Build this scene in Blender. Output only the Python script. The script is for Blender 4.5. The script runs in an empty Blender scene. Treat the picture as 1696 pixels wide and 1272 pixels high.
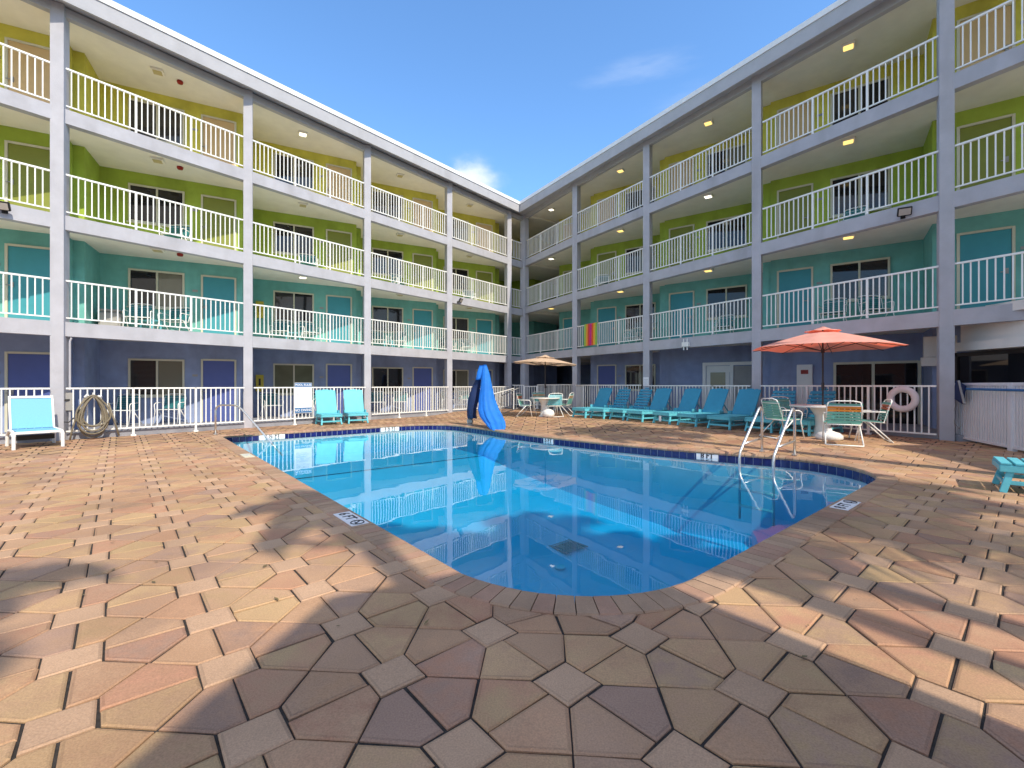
import bpy, bmesh, math, random
from mathutils import Vector, Matrix
R = math.radians
rnd = random.Random(7)
scene = bpy.context.scene
col = scene.collection
CAM_H, FPX, Y0 = 1.36, 750.0, 638.0

# ------------------------------------------------------------------ materials
def new_mat(name):
    m = bpy.data.materials.new(name); m.use_nodes = True
    nt = m.node_tree
    for n in list(nt.nodes): nt.nodes.remove(n)
    out = nt.nodes.new('ShaderNodeOutputMaterial')
    return m, nt, out

def srgb(r, g, b):
    f = lambda c: (c/255/12.92) if c/255 <= .04045 else ((c/255+.055)/1.055)**2.4
    return (f(r), f(g), f(b))

def mat(name, c, rough=.6, var=.12, scale=3.0, bump=.0, bscale=60.0, metal=0.0, spec=.4, stain=0.0, stretch=None):
    m, nt, out = new_mat(name)
    L = nt.links.new
    b = nt.nodes.new('ShaderNodeBsdfPrincipled')
    b.inputs['Roughness'].default_value = rough
    b.inputs['Metallic'].default_value = metal
    b.inputs['Specular IOR Level'].default_value = spec
    L(b.outputs[0], out.inputs[0])
    tc = nt.nodes.new('ShaderNodeTexCoord')
    src = tc.outputs['Object']
    if stretch:
        mp = nt.nodes.new('ShaderNodeMapping'); mp.inputs['Scale'].default_value = stretch
        L(src, mp.inputs[0]); src = mp.outputs[0]
    nz = nt.nodes.new('ShaderNodeTexNoise'); nz.inputs['Scale'].default_value = scale
    nz.inputs['Detail'].default_value = 6; nz.inputs['Roughness'].default_value = .6
    L(src, nz.inputs['Vector'])
    rp = nt.nodes.new('ShaderNodeValToRGB')
    rp.color_ramp.elements[0].position = .3; rp.color_ramp.elements[1].position = .7
    rp.color_ramp.elements[0].color = tuple(x*(1-var) for x in c)+(1,)
    rp.color_ramp.elements[1].color = tuple(min(1, x*(1+var)) for x in c)+(1,)
    L(nz.outputs[0], rp.inputs[0])
    cs = rp.outputs[0]
    if stain:
        n2 = nt.nodes.new('ShaderNodeTexNoise'); n2.inputs['Scale'].default_value = .9
        n2.inputs['Detail'].default_value = 8
        mp2 = nt.nodes.new('ShaderNodeMapping'); mp2.inputs['Scale'].default_value = (1.6, 1.6, .35)
        L(tc.outputs['Object'], mp2.inputs[0]); L(mp2.outputs[0], n2.inputs['Vector'])
        r2 = nt.nodes.new('ShaderNodeValToRGB')
        r2.color_ramp.elements[0].position = .52; r2.color_ramp.elements[1].position = .75
        r2.color_ramp.elements[0].color = (0, 0, 0, 1); r2.color_ramp.elements[1].color = (stain,)*3+(1,)
        L(n2.outputs[0], r2.inputs[0])
        mx = nt.nodes.new('ShaderNodeMix'); mx.data_type = 'RGBA'
        mx.inputs['B'].default_value = (c[0]*.45, c[1]*.42, c[2]*.38, 1)
        L(r2.outputs[0], mx.inputs['Factor']); L(cs, mx.inputs['A']); cs = mx.outputs['Result']
    L(cs, b.inputs['Base Color'])
    if bump:
        n3 = nt.nodes.new('ShaderNodeTexNoise'); n3.inputs['Scale'].default_value = bscale
        n3.inputs['Detail'].default_value = 4
        L(tc.outputs['Object'], n3.inputs['Vector'])
        bp = nt.nodes.new('ShaderNodeBump'); bp.inputs['Strength'].default_value = bump
        bp.inputs['Distance'].default_value = .01
        L(n3.outputs[0], bp.inputs['Height']); L(bp.outputs[0], b.inputs['Normal'])
    return m

def stucco(name, c, var=.12, stain=.45): return mat(name, c, .85, var, 2.2, .45, 55, 0, .25, stain)

def emis_mat(name, c, s, body=(.7, .66, .5)):
    m, nt, out = new_mat(name)
    b = nt.nodes.new('ShaderNodeBsdfPrincipled')
    b.inputs['Base Color'].default_value = body+(1,)
    b.inputs['Emission Color'].default_value = c+(1,)
    b.inputs['Emission Strength'].default_value = s
    nt.links.new(b.outputs[0], out.inputs[0])
    return m

def cloth_mat(name, c, trans=.35, var=.12, tc_=None):
    m, nt, out = new_mat(name)
    L = nt.links.new
    tc = nt.nodes.new('ShaderNodeTexCoord')
    nz = nt.nodes.new('ShaderNodeTexNoise'); nz.inputs['Scale'].default_value = 4; nz.inputs['Detail'].default_value = 5
    L(tc.outputs['Object'], nz.inputs['Vector'])
    rp = nt.nodes.new('ShaderNodeValToRGB')
    rp.color_ramp.elements[0].position = .3; rp.color_ramp.elements[1].position = .7
    rp.color_ramp.elements[0].color = tuple(x*(1-var) for x in c)+(1,)
    rp.color_ramp.elements[1].color = tuple(min(1, x*(1+var)) for x in c)+(1,)
    L(nz.outputs[0], rp.inputs[0])
    d = nt.nodes.new('ShaderNodeBsdfDiffuse'); t = nt.nodes.new('ShaderNodeBsdfTranslucent')
    mx = nt.nodes.new('ShaderNodeMixShader'); mx.inputs[0].default_value = trans
    L(rp.outputs[0], d.inputs[0])
    if tc_: t.inputs[0].default_value = tc_+(1,)
    else: L(rp.outputs[0], t.inputs[0])
    L(d.outputs[0], mx.inputs[1]); L(t.outputs[0], mx.inputs[2]); L(mx.outputs[0], out.inputs[0])
    return m

def vcol_mat(name, rough=.75, strength=.3, scale=7.0, bump=.35):
    m, nt, out = new_mat(name)
    L = nt.links.new
    b = nt.nodes.new('ShaderNodeBsdfPrincipled'); b.inputs['Roughness'].default_value = rough
    b.inputs['Specular IOR Level'].default_value = .3
    L(b.outputs[0], out.inputs[0])
    at = nt.nodes.new('ShaderNodeAttribute'); at.attribute_name = 'Col'
    at2 = nt.nodes.new('ShaderNodeAttribute'); at2.attribute_name = 'Col2'
    tc = nt.nodes.new('ShaderNodeTexCoord')
    n1 = nt.nodes.new('ShaderNodeTexNoise'); n1.inputs['Scale'].default_value = scale; n1.inputs['Detail'].default_value = 5
    n1.inputs['Roughness'].default_value = .65
    L(tc.outputs['Object'], n1.inputs['Vector'])
    r1 = nt.nodes.new('ShaderNodeValToRGB'); r1.color_ramp.elements[0].position = .36; r1.color_ramp.elements[1].position = .66
    L(n1.outputs[0], r1.inputs[0])
    mx = nt.nodes.new('ShaderNodeMix'); mx.data_type = 'RGBA'
    L(r1.outputs[0], mx.inputs['Factor']); L(at.outputs['Color'], mx.inputs['A']); L(at2.outputs['Color'], mx.inputs['B'])
    n2 = nt.nodes.new('ShaderNodeTexNoise'); n2.inputs['Scale'].default_value = 140; n2.inputs['Detail'].default_value = 3
    L(tc.outputs['Object'], n2.inputs['Vector'])
    r2 = nt.nodes.new('ShaderNodeMapRange'); r2.inputs['From Min'].default_value = .3; r2.inputs['From Max'].default_value = .7
    r2.inputs['To Min'].default_value = 1-strength; r2.inputs['To Max'].default_value = 1+strength
    L(n2.outputs[0], r2.inputs['Value'])
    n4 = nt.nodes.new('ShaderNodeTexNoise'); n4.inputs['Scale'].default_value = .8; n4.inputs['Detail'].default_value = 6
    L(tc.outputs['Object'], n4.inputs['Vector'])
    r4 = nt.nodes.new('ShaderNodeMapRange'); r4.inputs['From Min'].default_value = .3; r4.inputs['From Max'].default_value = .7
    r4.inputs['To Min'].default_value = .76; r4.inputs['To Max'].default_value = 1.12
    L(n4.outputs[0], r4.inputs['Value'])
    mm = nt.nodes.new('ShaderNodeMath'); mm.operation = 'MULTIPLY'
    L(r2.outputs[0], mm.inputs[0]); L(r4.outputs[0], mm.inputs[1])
    vm = nt.nodes.new('ShaderNodeVectorMath'); vm.operation = 'SCALE'
    L(mx.outputs['Result'], vm.inputs[0]); L(mm.outputs[0], vm.inputs['Scale'])
    L(vm.outputs[0], b.inputs['Base Color'])
    bp = nt.nodes.new('ShaderNodeBump'); bp.inputs['Strength'].default_value = bump; bp.inputs['Distance'].default_value = .004
    L(n2.outputs[0], bp.inputs['Height']); L(bp.outputs[0], b.inputs['Normal'])
    return m

M = {}
M['grey'] = stucco('lavender_grey_paint', (.44, .44, .48), .08, .34)
M['fascia'] = stucco('roof_fascia_paint', (.43, .43, .455), .06, .2)
M['cap'] = mat('white_roof_edge', (.78, .78, .78), .5, .05)
M['ceiling'] = stucco('cream_ceiling', (.84, .80, .70), .05, .08)
M['floor'] = mat('walkway_concrete', (.42, .41, .39), .85, .15, 2, .3)
M['kerb'] = mat('painted_kerb', (.28, .29, .33), .8, .15, 3, .3, stain=.4)
M['w3'] = stucco('yellow_wall', (.62, .58, .10))
M['w2'] = stucco('lime_wall', (.36, .48, .07))
M['w1'] = stucco('turquoise_wall', (.18, .48, .44))
M['w0'] = stucco('slate_blue_wall', (.27, .335, .52))
M['d3'] = mat('peach_door', (.62, .44, .22), .5, .05)
M['d2'] = mat('olive_door', (.22, .25, .04), .5, .05)
M['d1'] = mat('turquoise_door', (.05, .30, .36), .5, .05)
M['d0'] = mat('blue_door', (.08, .115, .34), .5, .05)
M['trim'] = mat('cream_trim', (.62, .60, .47), .55, .05)
M['white'] = mat('white_powder_coat', (.86, .86, .83), .4, .04)
M['vinyl'] = mat('white_vinyl', (.74, .72, .74), .45, .04)
M['steel'] = mat('stainless_steel', (.74, .74, .73), .30, .04, metal=.85)
M['dark'] = mat('black_plastic', (.02, .02, .022), .5, .2)
M['bronze'] = mat('dark_bronze', (.035, .03, .03), .4, .2)
M['turq'] = mat('turquoise_plastic', (.13, .53, .63), .45, .08, 5, .2, 30)
M['turq_shaded'] = mat('shaded_turquoise_plastic', (.03, .27, .43), .45, .08, 5, .2, 30)  # same turquoise plastic, darkened in colour for the shaded lounger backrests
M['sling'] = mat('sky_blue_sling', (.17, .46, .66), .6, .06, 3, stretch=(30, 30, .4))
M['wplastic'] = mat('white_resin', (.80, .80, .78), .35, .03)
M['strap'] = mat('seafoam_strap', (.14, .42, .36), .45, .12)
M['strap_o'] = mat('orange_strap', (.75, .28, .05), .45, .15)
M['strap_r'] = mat('rust_strap', (.48, .13, .04), .45, .15)
M['strap_t'] = mat('deep_teal_strap', (.03, .20, .22), .45, .12)
M['strap_b'] = mat('sky_strap', (.16, .50, .58), .45, .12)
M['strap_tan'] = mat('tan_strap', (.45, .27, .12), .45, .12)
M['hose'] = mat('beige_vacuum_hose', (.20, .17, .12), .5, .25, 30)
M['blue'] = mat('bright_blue_cover', (.012, .17, .62), .7, .16, 3, .9, 7)
M['navy'] = mat('navy_cover', (.008, .022, .085), .65, .2, 3, .3, 9)
M['greyplastic'] = mat('grey_plastic', (.33, .32, .31), .5, .1)
M['red'] = mat('red_alarm', (.30, .02, .012), .4, .1)
M['yellow'] = mat('yellow_cabinet', (.62, .50, .06), .5, .08)
M['sign'] = mat('white_sign_board', (.80, .80, .82), .5, .03)
M['signblue'] = mat('sign_blue', (.03, .15, .36), .5, .03)
M['ink'] = mat('black_ink', (.02, .02, .025), .6, .05)
M['inkgrey'] = mat('grey_ink', (.42, .45, .52), .6, .05)
M['tile'] = mat('navy_waterline_tile', (.012, .018, .12), .15, .35, 7, spec=.6)
M['grout'] = mat('pool_grout', (.40, .45, .52), .7, .1)
M['ring'] = mat('life_ring_foam', (.70, .62, .62), .5, .06)
M['white_stucco'] = stucco('white_stucco', (.72, .68, .64), .05, .15)
M['coral'] = stucco('coral_stucco', (.62, .25, .16))
M['terracotta'] = mat('terracotta_tile', (.42, .14, .07), .8, .25, 8, .4)
M['trunk'] = mat('palm_trunk', (.20, .16, .12), .9, .35, 6, .8, 25, stretch=(1, 1, 8))
M['frond'] = mat('palm_frond', (.07, .11, .025), .5, .4, 3)
M['frond2'] = mat('dry_palm_frond', (.16, .12, .05), .7, .3, 3)
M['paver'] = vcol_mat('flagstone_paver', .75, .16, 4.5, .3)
M['coping'] = vcol_mat('coping_brick', .7, .12, 5, .25)
M['bed'] = mat('joint_sand', (.035, .03, .027), .95, .4, 40, .5)
M['ground'] = mat('sandy_ground', (.30, .25, .19), .95, .3, .5, .4)
M['canopy_red'] = cloth_mat('salmon_canopy', (.92, .50, .42), .38, .08, (.95, .16, .08))
M['canopy_tan'] = cloth_mat('tan_canopy', (.68, .50, .36), .3)
M['lamp_warm'] = emis_mat('warm_lamp', (1, .66, .16), 1.0)
M['lamp_white'] = emis_mat('white_lamp', (1, .95, .78), 1.4)
M['lamp_off'] = mat('unlit_lamp_lens', (.55, .46, .22), .35, .05)
M['flood'] = mat('flood_glass', (.45, .40, .36), .15, .1)

def glass_mat(name, c, blinds=0.0, c2=(.25, .23, .17), freq=32.0):
    m, nt, out = new_mat(name)
    L = nt.links.new
    b = nt.nodes.new('ShaderNodeBsdfPrincipled')
    b.inputs['Roughness'].default_value = .03; b.inputs['Specular IOR Level'].default_value = .5
    b.inputs['IOR'].default_value = 1.5
    L(b.outputs[0], out.inputs[0])
    tc = nt.nodes.new('ShaderNodeTexCoord')
    if blinds:
        sp = nt.nodes.new('ShaderNodeSeparateXYZ'); L(tc.outputs['Object'], sp.inputs[0])
        mu = nt.nodes.new('ShaderNodeMath'); mu.operation = 'MULTIPLY'; mu.inputs[1].default_value = freq
        fr = nt.nodes.new('ShaderNodeMath'); fr.operation = 'FRACT'
        L(sp.outputs[2], mu.inputs[0]); L(mu.outputs[0], fr.inputs[0])
        rp = nt.nodes.new('ShaderNodeValToRGB')
        rp.color_ramp.elements[0].position = .25; rp.color_ramp.elements[1].position = .5
        rp.color_ramp.elements[0].color = c+(1,)
        rp.color_ramp.elements[1].color = tuple(c[i]*(1-blinds)+c2[i]*blinds for i in range(3))+(1,)
        L(fr.outputs[0], rp.inputs[0]); L(rp.outputs[0], b.inputs['Base Color'])
    else:
        nz = nt.nodes.new('ShaderNodeTexNoise'); nz.inputs['Scale'].default_value = 1.5
        L(tc.outputs['Object'], nz.inputs['Vector'])
        rp = nt.nodes.new('ShaderNodeValToRGB')
        rp.color_ramp.elements[0].color = tuple(x*.5 for x in c)+(1,); rp.color_ramp.elements[1].color = tuple(x*1.5 for x in c)+(1,)
        L(nz.outputs[0], rp.inputs[0]); L(rp.outputs[0], b.inputs['Base Color'])
    return m
M['pane_dark'] = glass_mat('dark_window_glass', (.012, .012, .015))
M['pane_blind'] = glass_mat('window_with_blinds', (.05, .047, .035), 1.0, (.26, .25, .19), 30)
M['pane_blind2'] = glass_mat('window_with_dark_blinds', (.012, .012, .014), 1.0, (.055, .052, .05), 26)
M['pane_green'] = glass_mat('window_with_drawn_shade', (.13, .15, .10))

# water
def water_mat():
    m, nt, out = new_mat('pool_water')
    L = nt.links.new
    tc = nt.nodes.new('ShaderNodeTexCoord')
    n1 = nt.nodes.new('ShaderNodeTexNoise'); n1.inputs['Scale'].default_value = 1.5; n1.inputs['Detail'].default_value = 1.2
    n1.inputs['Distortion'].default_value = .4
    L(tc.outputs['Object'], n1.inputs['Vector'])
    bp = nt.nodes.new('ShaderNodeBump'); bp.inputs['Strength'].default_value = .10; bp.inputs['Distance'].default_value = .02
    n2 = nt.nodes.new('ShaderNodeTexNoise'); n2.inputs['Scale'].default_value = 7; n2.inputs['Detail'].default_value = 2
    L(tc.outputs['Object'], n2.inputs['Vector'])
    ma = nt.nodes.new('ShaderNodeMath'); ma.operation = 'MULTIPLY_ADD'; ma.inputs[1].default_value = .07
    L(n2.outputs[0], ma.inputs[0]); L(n1.outputs[0], ma.inputs[2]); L(ma.outputs[0], bp.inputs['Height'])
    fr = nt.nodes.new('ShaderNodeFresnel'); ge = nt.nodes.new('ShaderNodeNewGeometry'); io = nt.nodes.new('ShaderNodeMapRange')
    io.inputs['To Min'].default_value = 1.55; io.inputs['To Max'].default_value = 1/1.55
    L(ge.outputs['Backfacing'], io.inputs['Value']); L(io.outputs[0], fr.inputs['IOR']); L(bp.outputs[0], fr.inputs['Normal'])
    tr = nt.nodes.new('ShaderNodeBsdfTransparent'); tr.inputs[0].default_value = (.97, .99, 1, 1)
    gl = nt.nodes.new('ShaderNodeBsdfGlossy'); gl.inputs['Roughness'].default_value = 0.0
    gl.inputs[0].default_value = (1, 1, 1, 1); L(bp.outputs[0], gl.inputs['Normal'])
    mx = nt.nodes.new('ShaderNodeMixShader')
    L(fr.outputs[0], mx.inputs[0]); L(tr.outputs[0], mx.inputs[1]); L(gl.outputs[0], mx.inputs[2])
    L(mx.outputs[0], out.inputs['Surface'])
    va = nt.nodes.new('ShaderNodeVolumeAbsorption')
    va.inputs['Color'].default_value = (.0, .80, .93, 1); va.inputs['Density'].default_value = .62
    L(va.outputs[0], out.inputs['Volume'])
    return m
M['water'] = water_mat()
M['plaster'] = mat('pool_plaster', (.46, .70, .80), .8, .06, 1.2, .1)

# ------------------------------------------------------------------ mesh builder
class MB:
    def __init__(s): s.v = []; s.f = []; s.c = []; s.c2 = []
    def face(s, pts, c=None, c2=None):
        i = len(s.v); s.v += [tuple(p) for p in pts]; s.f.append(tuple(range(i, i+len(pts))))
        if c: s.c.append(c); s.c2.append(c2 or c)
    def box(s, c, size, ax=None):
        """box centred on c; ax = (x, y, z) unit axes"""
        X, Y, Z = ax or (Vector((1, 0, 0)), Vector((0, 1, 0)), Vector((0, 0, 1)))
        c = Vector(c); h = [k/2 for k in size]; i = len(s.v)
        for sx, sy, sz in ((-1,-1,-1),(1,-1,-1),(1,1,-1),(-1,1,-1),(-1,-1,1),(1,-1,1),(1,1,1),(-1,1,1)):
            s.v.append(tuple(c+X*(sx*h[0])+Y*(sy*h[1])+Z*(sz*h[2])))
        for q in ((0,3,2,1),(4,5,6,7),(0,1,5,4),(1,2,6,5),(2,3,7,6),(3,0,4,7)):
            s.f.append(tuple(i+k for k in q))
        return s
    def bar(s, a, b, w, h, up=(0, 0, 1)):
        """rectangular bar from a to b, width w (sideways) and height h (along up)"""
        a = Vector(a); b = Vector(b); d = b-a; l = d.length; d.normalize()
        up = Vector(up); sd = d.cross(up)
        if sd.length < 1e-4: sd = d.cross(Vector((0, 1, 0)))
        sd.normalize(); u2 = sd.cross(d)
        return s.box((a+b)/2, (l, w, h), (d, sd, u2))
    def prism(s, poly, z0, z1):
        n = len(poly); i = len(s.v)
        s.v += [(p[0], p[1], z0) for p in poly]+[(p[0], p[1], z1) for p in poly]
        s.f.append(tuple(i+k for k in range(n-1, -1, -1))); s.f.append(tuple(i+n+k for k in range(n)))
        for k in range(n):
            k2 = (k+1) % n; s.f.append((i+k, i+k2, i+n+k2, i+n+k))
        return s
    def wall(s, line, z0, z1):
        for a, b in zip(line, line[1:]):
            s.face([(a[0], a[1], z0), (b[0], b[1], z0), (b[0], b[1], z1), (a[0], a[1], z1)])
        return s
    def tube(s, pts, r, n=10, closed=False, cap=True):
        pts = [Vector(p) for p in pts]; m = len(pts); i = len(s.v)
        prev = None
        for k in range(m):
            if closed: d = pts[(k+1) % m]-pts[k-1]
            else: d = pts[min(k+1, m-1)]-pts[max(k-1, 0)]
            d.normalize()
            if prev is None:
                a = d.cross(Vector((0, 0, 1)))
                if a.length < .05: a = d.cross(Vector((1, 0, 0)))
            else: a = prev-d*prev.dot(d)
            a.normalize(); prev = a; b = d.cross(a)
            rr = r[k] if isinstance(r, (list, tuple)) else r
            for j in range(n):
                t = 2*math.pi*j/n; s.v.append(tuple(pts[k]+(a*math.cos(t)+b*math.sin(t))*rr))
        for k in range(m if closed else m-1):
            k2 = (k+1) % m
            for j in range(n):
                j2 = (j+1) % n; s.f.append((i+k*n+j, i+k*n+j2, i+k2*n+j2, i+k2*n+j))
        if cap and not closed:
            s.f.append(tuple(i+j for j in range(n-1, -1, -1))); s.f.append(tuple(i+(m-1)*n+j for j in range(n)))
        return s
    def lathe(s, prof, c=(0, 0, 0), n=24):
        i = len(s.v); m = len(prof)
        for r, z in prof:
            for j in range(n):
                t = 2*math.pi*j/n; s.v.append((c[0]+r*math.cos(t), c[1]+r*math.sin(t), c[2]+z))
        for k in range(m-1):
            for j in range(n):
                j2 = (j+1) % n; s.f.append((i+k*n+j, i+k*n+j2, i+(k+1)*n+j2, i+(k+1)*n+j))
        s.f.append(tuple(i+j for j in range(n-1, -1, -1))); s.f.append(tuple(i+(m-1)*n+j for j in range(n)))
        return s
    def mesh(s, name, m, smooth=False, bevel=0):
        me = bpy.data.meshes.new(name); me.from_pydata(s.v, [], s.f)
        if s.c:
            for nm, cs in (('Col', s.c), ('Col2', s.c2)):
                a = me.color_attributes.new(nm, 'FLOAT_COLOR', 'CORNER'); k = 0; buf = []
                for fi, f in enumerate(s.f):
                    buf += (list(cs[fi])+[1.0])*len(f)
                a.data.foreach_set('color', buf)
        me.materials.append(m)
        if smooth: me.polygons.foreach_set('use_smooth', [True]*len(me.polygons))
        if bevel:
            bm = bmesh.new(); bm.from_mesh(me)
            bmesh.ops.bevel(bm, geom=list(bm.edges), offset=bevel, segments=2, affect='EDGES', clamp_overlap=True)
            bm.to_mesh(me); bm.free()
        me.update()
        return me
    def build(s, name, m, parent=None, smooth=False, bevel=0, loc=None, rotz=None):
        return link(name, s.mesh(name, m, smooth, bevel), parent, loc, rotz)

def link(name, me, parent=None, loc=None, rotz=None):
    o = bpy.data.objects.new(name, me); col.objects.link(o)
    if parent: o.parent = parent
    if loc is not None: o.location = loc
    if rotz is not None: o.rotation_euler = (0, 0, rotz)
    return o

def tag(o, label, cat, group=None):
    o['label'] = label; o['category'] = cat
    if group: o['group'] = group
    return o
def thing(name, label, cat, loc=(0, 0, 0), rotz=0, group=None):
    o = link(name, None, None, loc, rotz); o.empty_display_size = .2
    return tag(o, label, cat, group)
def struct(o): o['kind'] = 'structure'; return o
def kids(o): return [c for c in bpy.data.objects if c.parent == o]
def dup(root, loc, rotz, label, group=None):
    def cp(o, par):
        c = o.copy(); col.objects.link(c)
        if par: c.parent = par
        for ch in kids_of[o.name]: cp(ch, c)
        return c
    kids_of = {}
    def scan(o):
        kids_of[o.name] = kids(o)
        for ch in kids_of[o.name]: scan(ch)
    scan(root)
    r = cp(root, None); r.location = loc; r.rotation_euler = (0, 0, rotz); r['label'] = label
    if group: r['group'] = group
    return r

def text_mesh(body, size, m, name, depth=.002, bold=0.0):
    cu = bpy.data.curves.new(name, 'FONT'); cu.body = body; cu.size = size; cu.extrude = depth
    cu.align_x = 'CENTER'; cu.align_y = 'CENTER'; cu.offset = bold
    o = bpy.data.objects.new(name, cu); col.objects.link(o)
    dg = bpy.context.evaluated_depsgraph_get()
    me = bpy.data.meshes.new_from_object(o.evaluated_get(dg)); me.name = name
    bpy.data.objects.remove(o); bpy.data.curves.remove(cu)
    me.materials.clear(); me.materials.append(m)
    return me
def put_text(body, size, m, name, parent, mw, bold=0.0, depth=.002):
    """text lying in the plane of matrix mw (x = reading direction, y = up, z = towards reader)"""
    o = link(name, text_mesh(body, size, m, name, depth, bold), None); o.matrix_world = mw
    if parent:
        o.parent = parent; bpy.context.view_layer.update()
        o.matrix_parent_inverse = parent.matrix_world.inverted()
    return o
def frame(o, x, y):
    x = Vector(x).normalized(); y = Vector(y).normalized(); z = x.cross(y)
    return Matrix(((x.x, y.x, z.x, o[0]), (x.y, y.y, z.y, o[1]), (x.z, y.z, z.z, o[2]), (0, 0, 0, 1)))

# ------------------------------------------------------------------ ground frame
E1 = Vector((math.cos(R(-50)), math.sin(R(-50)))); E2 = Vector((-E1.y, E1.x))   # pool axes
def zg(x, y):
    e2 = x*E2.x+y*E2.y
    t = min(1, max(0, (e2-9.9)/2.0)); return .12*t*t*(3-2*t)
def spot(px, py, h=None):
    """a point of the place that was surveyed at this spot of the ground (or at height h)"""
    z = 0.0 if h is None else h
    for _ in range(6):
        d = (CAM_H-z)*FPX/(py-Y0); p = ((px-848)/FPX*d, d)
        if h is None: z = zg(*p)
    return Vector((p[0], p[1], z))
def at_depth(px, py, d): return Vector(((px-848)/FPX*d, d, CAM_H+(Y0-py)*d/FPX))

# ------------------------------------------------------------------ pool outline (e1, e2), counter-clockwise seen from above
def arc(cx, cy, r, a0, a1, n=14):
    return [(cx+r*math.cos(R(a0+(a1-a0)*k/n)), cy+r*math.sin(R(a0+(a1-a0)*k/n))) for k in range(n+1)]
near, low, far = -1.60, 1.80, -14.30
raw = arc(near-1.25, low+1.25, 1.25, -90, 0)
raw += [(near, 4.0), (near, 5.5), (near, 7.0), (near, 7.9)]
raw += [(-1.62, 8.3), (-1.72, 8.65), (-1.93, 8.98), (-2.25, 9.25), (-2.7, 9.42), (-3.3, 9.42), (-4.4, 9.1), (-5.5, 8.83), (-6.8, 8.60), (-8.5, 8.42), (-10, 8.38), (-11.5, 8.5), (-12.5, 8.5)]
raw += arc(far+1.5, 7.05, 1.5, 80, 180, 12)
raw += [(far, 5.0), (far, 3.4)] + arc(far+.25, low+.25, .25, 180, 270, 5) + [(-12.5, low), (-10, low), (-7, low), (-4.5, low)]
def resample(pts, step):
    n = len(pts); cur = []
    for i in range(n):      # Catmull-Rom through the surveyed points
        p0, p1, p2, p3 = (Vector(pts[(i+k) % n]) for k in (-1, 0, 1, 2))
        m = max(2, int((p2-p1).length/.03))
        for k in range(m):
            t = k/m
            c = .5*((2*p1)+(p2-p0)*t+(2*p0-5*p1+4*p2-p3)*t*t+(3*p1-p0-3*p2+p3)*t**3)
            lin = p1.lerp(p2, t)
            straight = (p2-p1).length > .7
            cur.append(lin if straight else c)
    L = [0]
    for a, b in zip(cur, cur[1:]+cur[:1]): L.append(L[-1]+(b-a).length)
    cnt = int(L[-1]/step); out = []; j = 0
    for k in range(cnt):
        s = L[-1]*k/cnt
        while L[j+1] < s: j += 1
        t = (s-L[j])/max(1e-9, L[j+1]-L[j]); out.append(cur[j].lerp(cur[(j+1) % len(cur)], t))
    return out
RIM = resample(raw, .115)
NR = len(RIM)
RIMN = []
for i in range(NR):
    d = (RIM[(i+1) % NR]-RIM[i-1]).normalized(); RIMN.append(Vector((d.y, -d.x)))
def W(e, z=0.0):
    p = E1*e[0]+E2*e[1]; return Vector((p.x, p.y, z))
def rim_dist(e):
    """signed distance to the rim, positive inside the pool; with the nearest rim index"""
    best = 1e9; bi = 0
    for i in range(0, NR):
        q = RIM[i]; d = (q.x-e[0])**2+(q.y-e[1])**2
        if d < best: best = d; bi = i
    v = Vector(e)-RIM[bi]
    return -v.dot(RIMN[bi]), bi
COPE = .228
def floor_z(e1):
    if e1 < -11.5: return -.80-.06*(e1+14.3)/2.8
    if e1 < -5: return -.86-.90*(e1+11.5)/6.5
    return -1.76
WATER = -.125

# basin
b = MB()
NE = 70
def span(e1):
    xs = []
    for i in range(NR):
        a, c = RIM[i], RIM[(i+1) % NR]
        if (a.x-e1)*(c.x-e1) <= 0 and abs(a.x-c.x) > 1e-9: xs.append(a.y+(c.y-a.y)*(e1-a.x)/(c.x-a.x))
    return (min(xs), max(xs)) if xs else (5, 5)
es = [far+.005+(near-far-.01)*k/NE for k in range(NE+1)]
rows = [(e, span(e)) for e in es]
for (ea, (l0, h0)), (eb, (l1, h1)) in zip(rows, rows[1:]):
    for k in range(4):
        t0, t1 = k/4, (k+1)/4
        b.face([W((ea, l0+(h0-l0)*t0), floor_z(ea)), W((eb, l1+(h1-l1)*t0), floor_z(eb)), W((eb, l1+(h1-l1)*t1), floor_z(eb)), W((ea, l0+(h0-l0)*t1), floor_z(ea))])
for i in range(NR):
    a, c = RIM[i], RIM[(i+1) % NR]
    b.face([W(a, floor_z(a.x)-.02), W(c, floor_z(c.x)-.02), W(c, -.03), W(a, -.03)])
struct(b.build('pool_basin', M['plaster']))
# water body
b = MB()
ring = [W(RIM[i]+RIMN[i]*.05) for i in range(NR)]
b.prism([(p.x, p.y) for p in ring], -2.3, WATER)
struct(b.build('pool_water', M['water']))
# waterline tile (each tile one slightly proud face, grout behind)
b = MB(); g = MB()
TL = resample([tuple(p) for p in RIM], .155); NT = len(TL)
for i in range(NT):
    a, c = TL[i], TL[(i+1) % NT]; d = (c-a).normalized(); n = Vector((d.y, -d.x))
    a2 = a+d*.004-n*.006; c2 = c-d*.004-n*.006
    b.face([W(a2, -.195), W(c2, -.195), W(c2, -.048), W(a2, -.048)])
    g.face([W(a-n*.003, -.205), W(c-n*.003, -.205), W(c-n*.003, -.03), W(a-n*.003, -.03)])
struct(b.build('pool_tile_band', M['tile'])); struct(g.build('pool_tile_grout', M['grout']))
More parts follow.
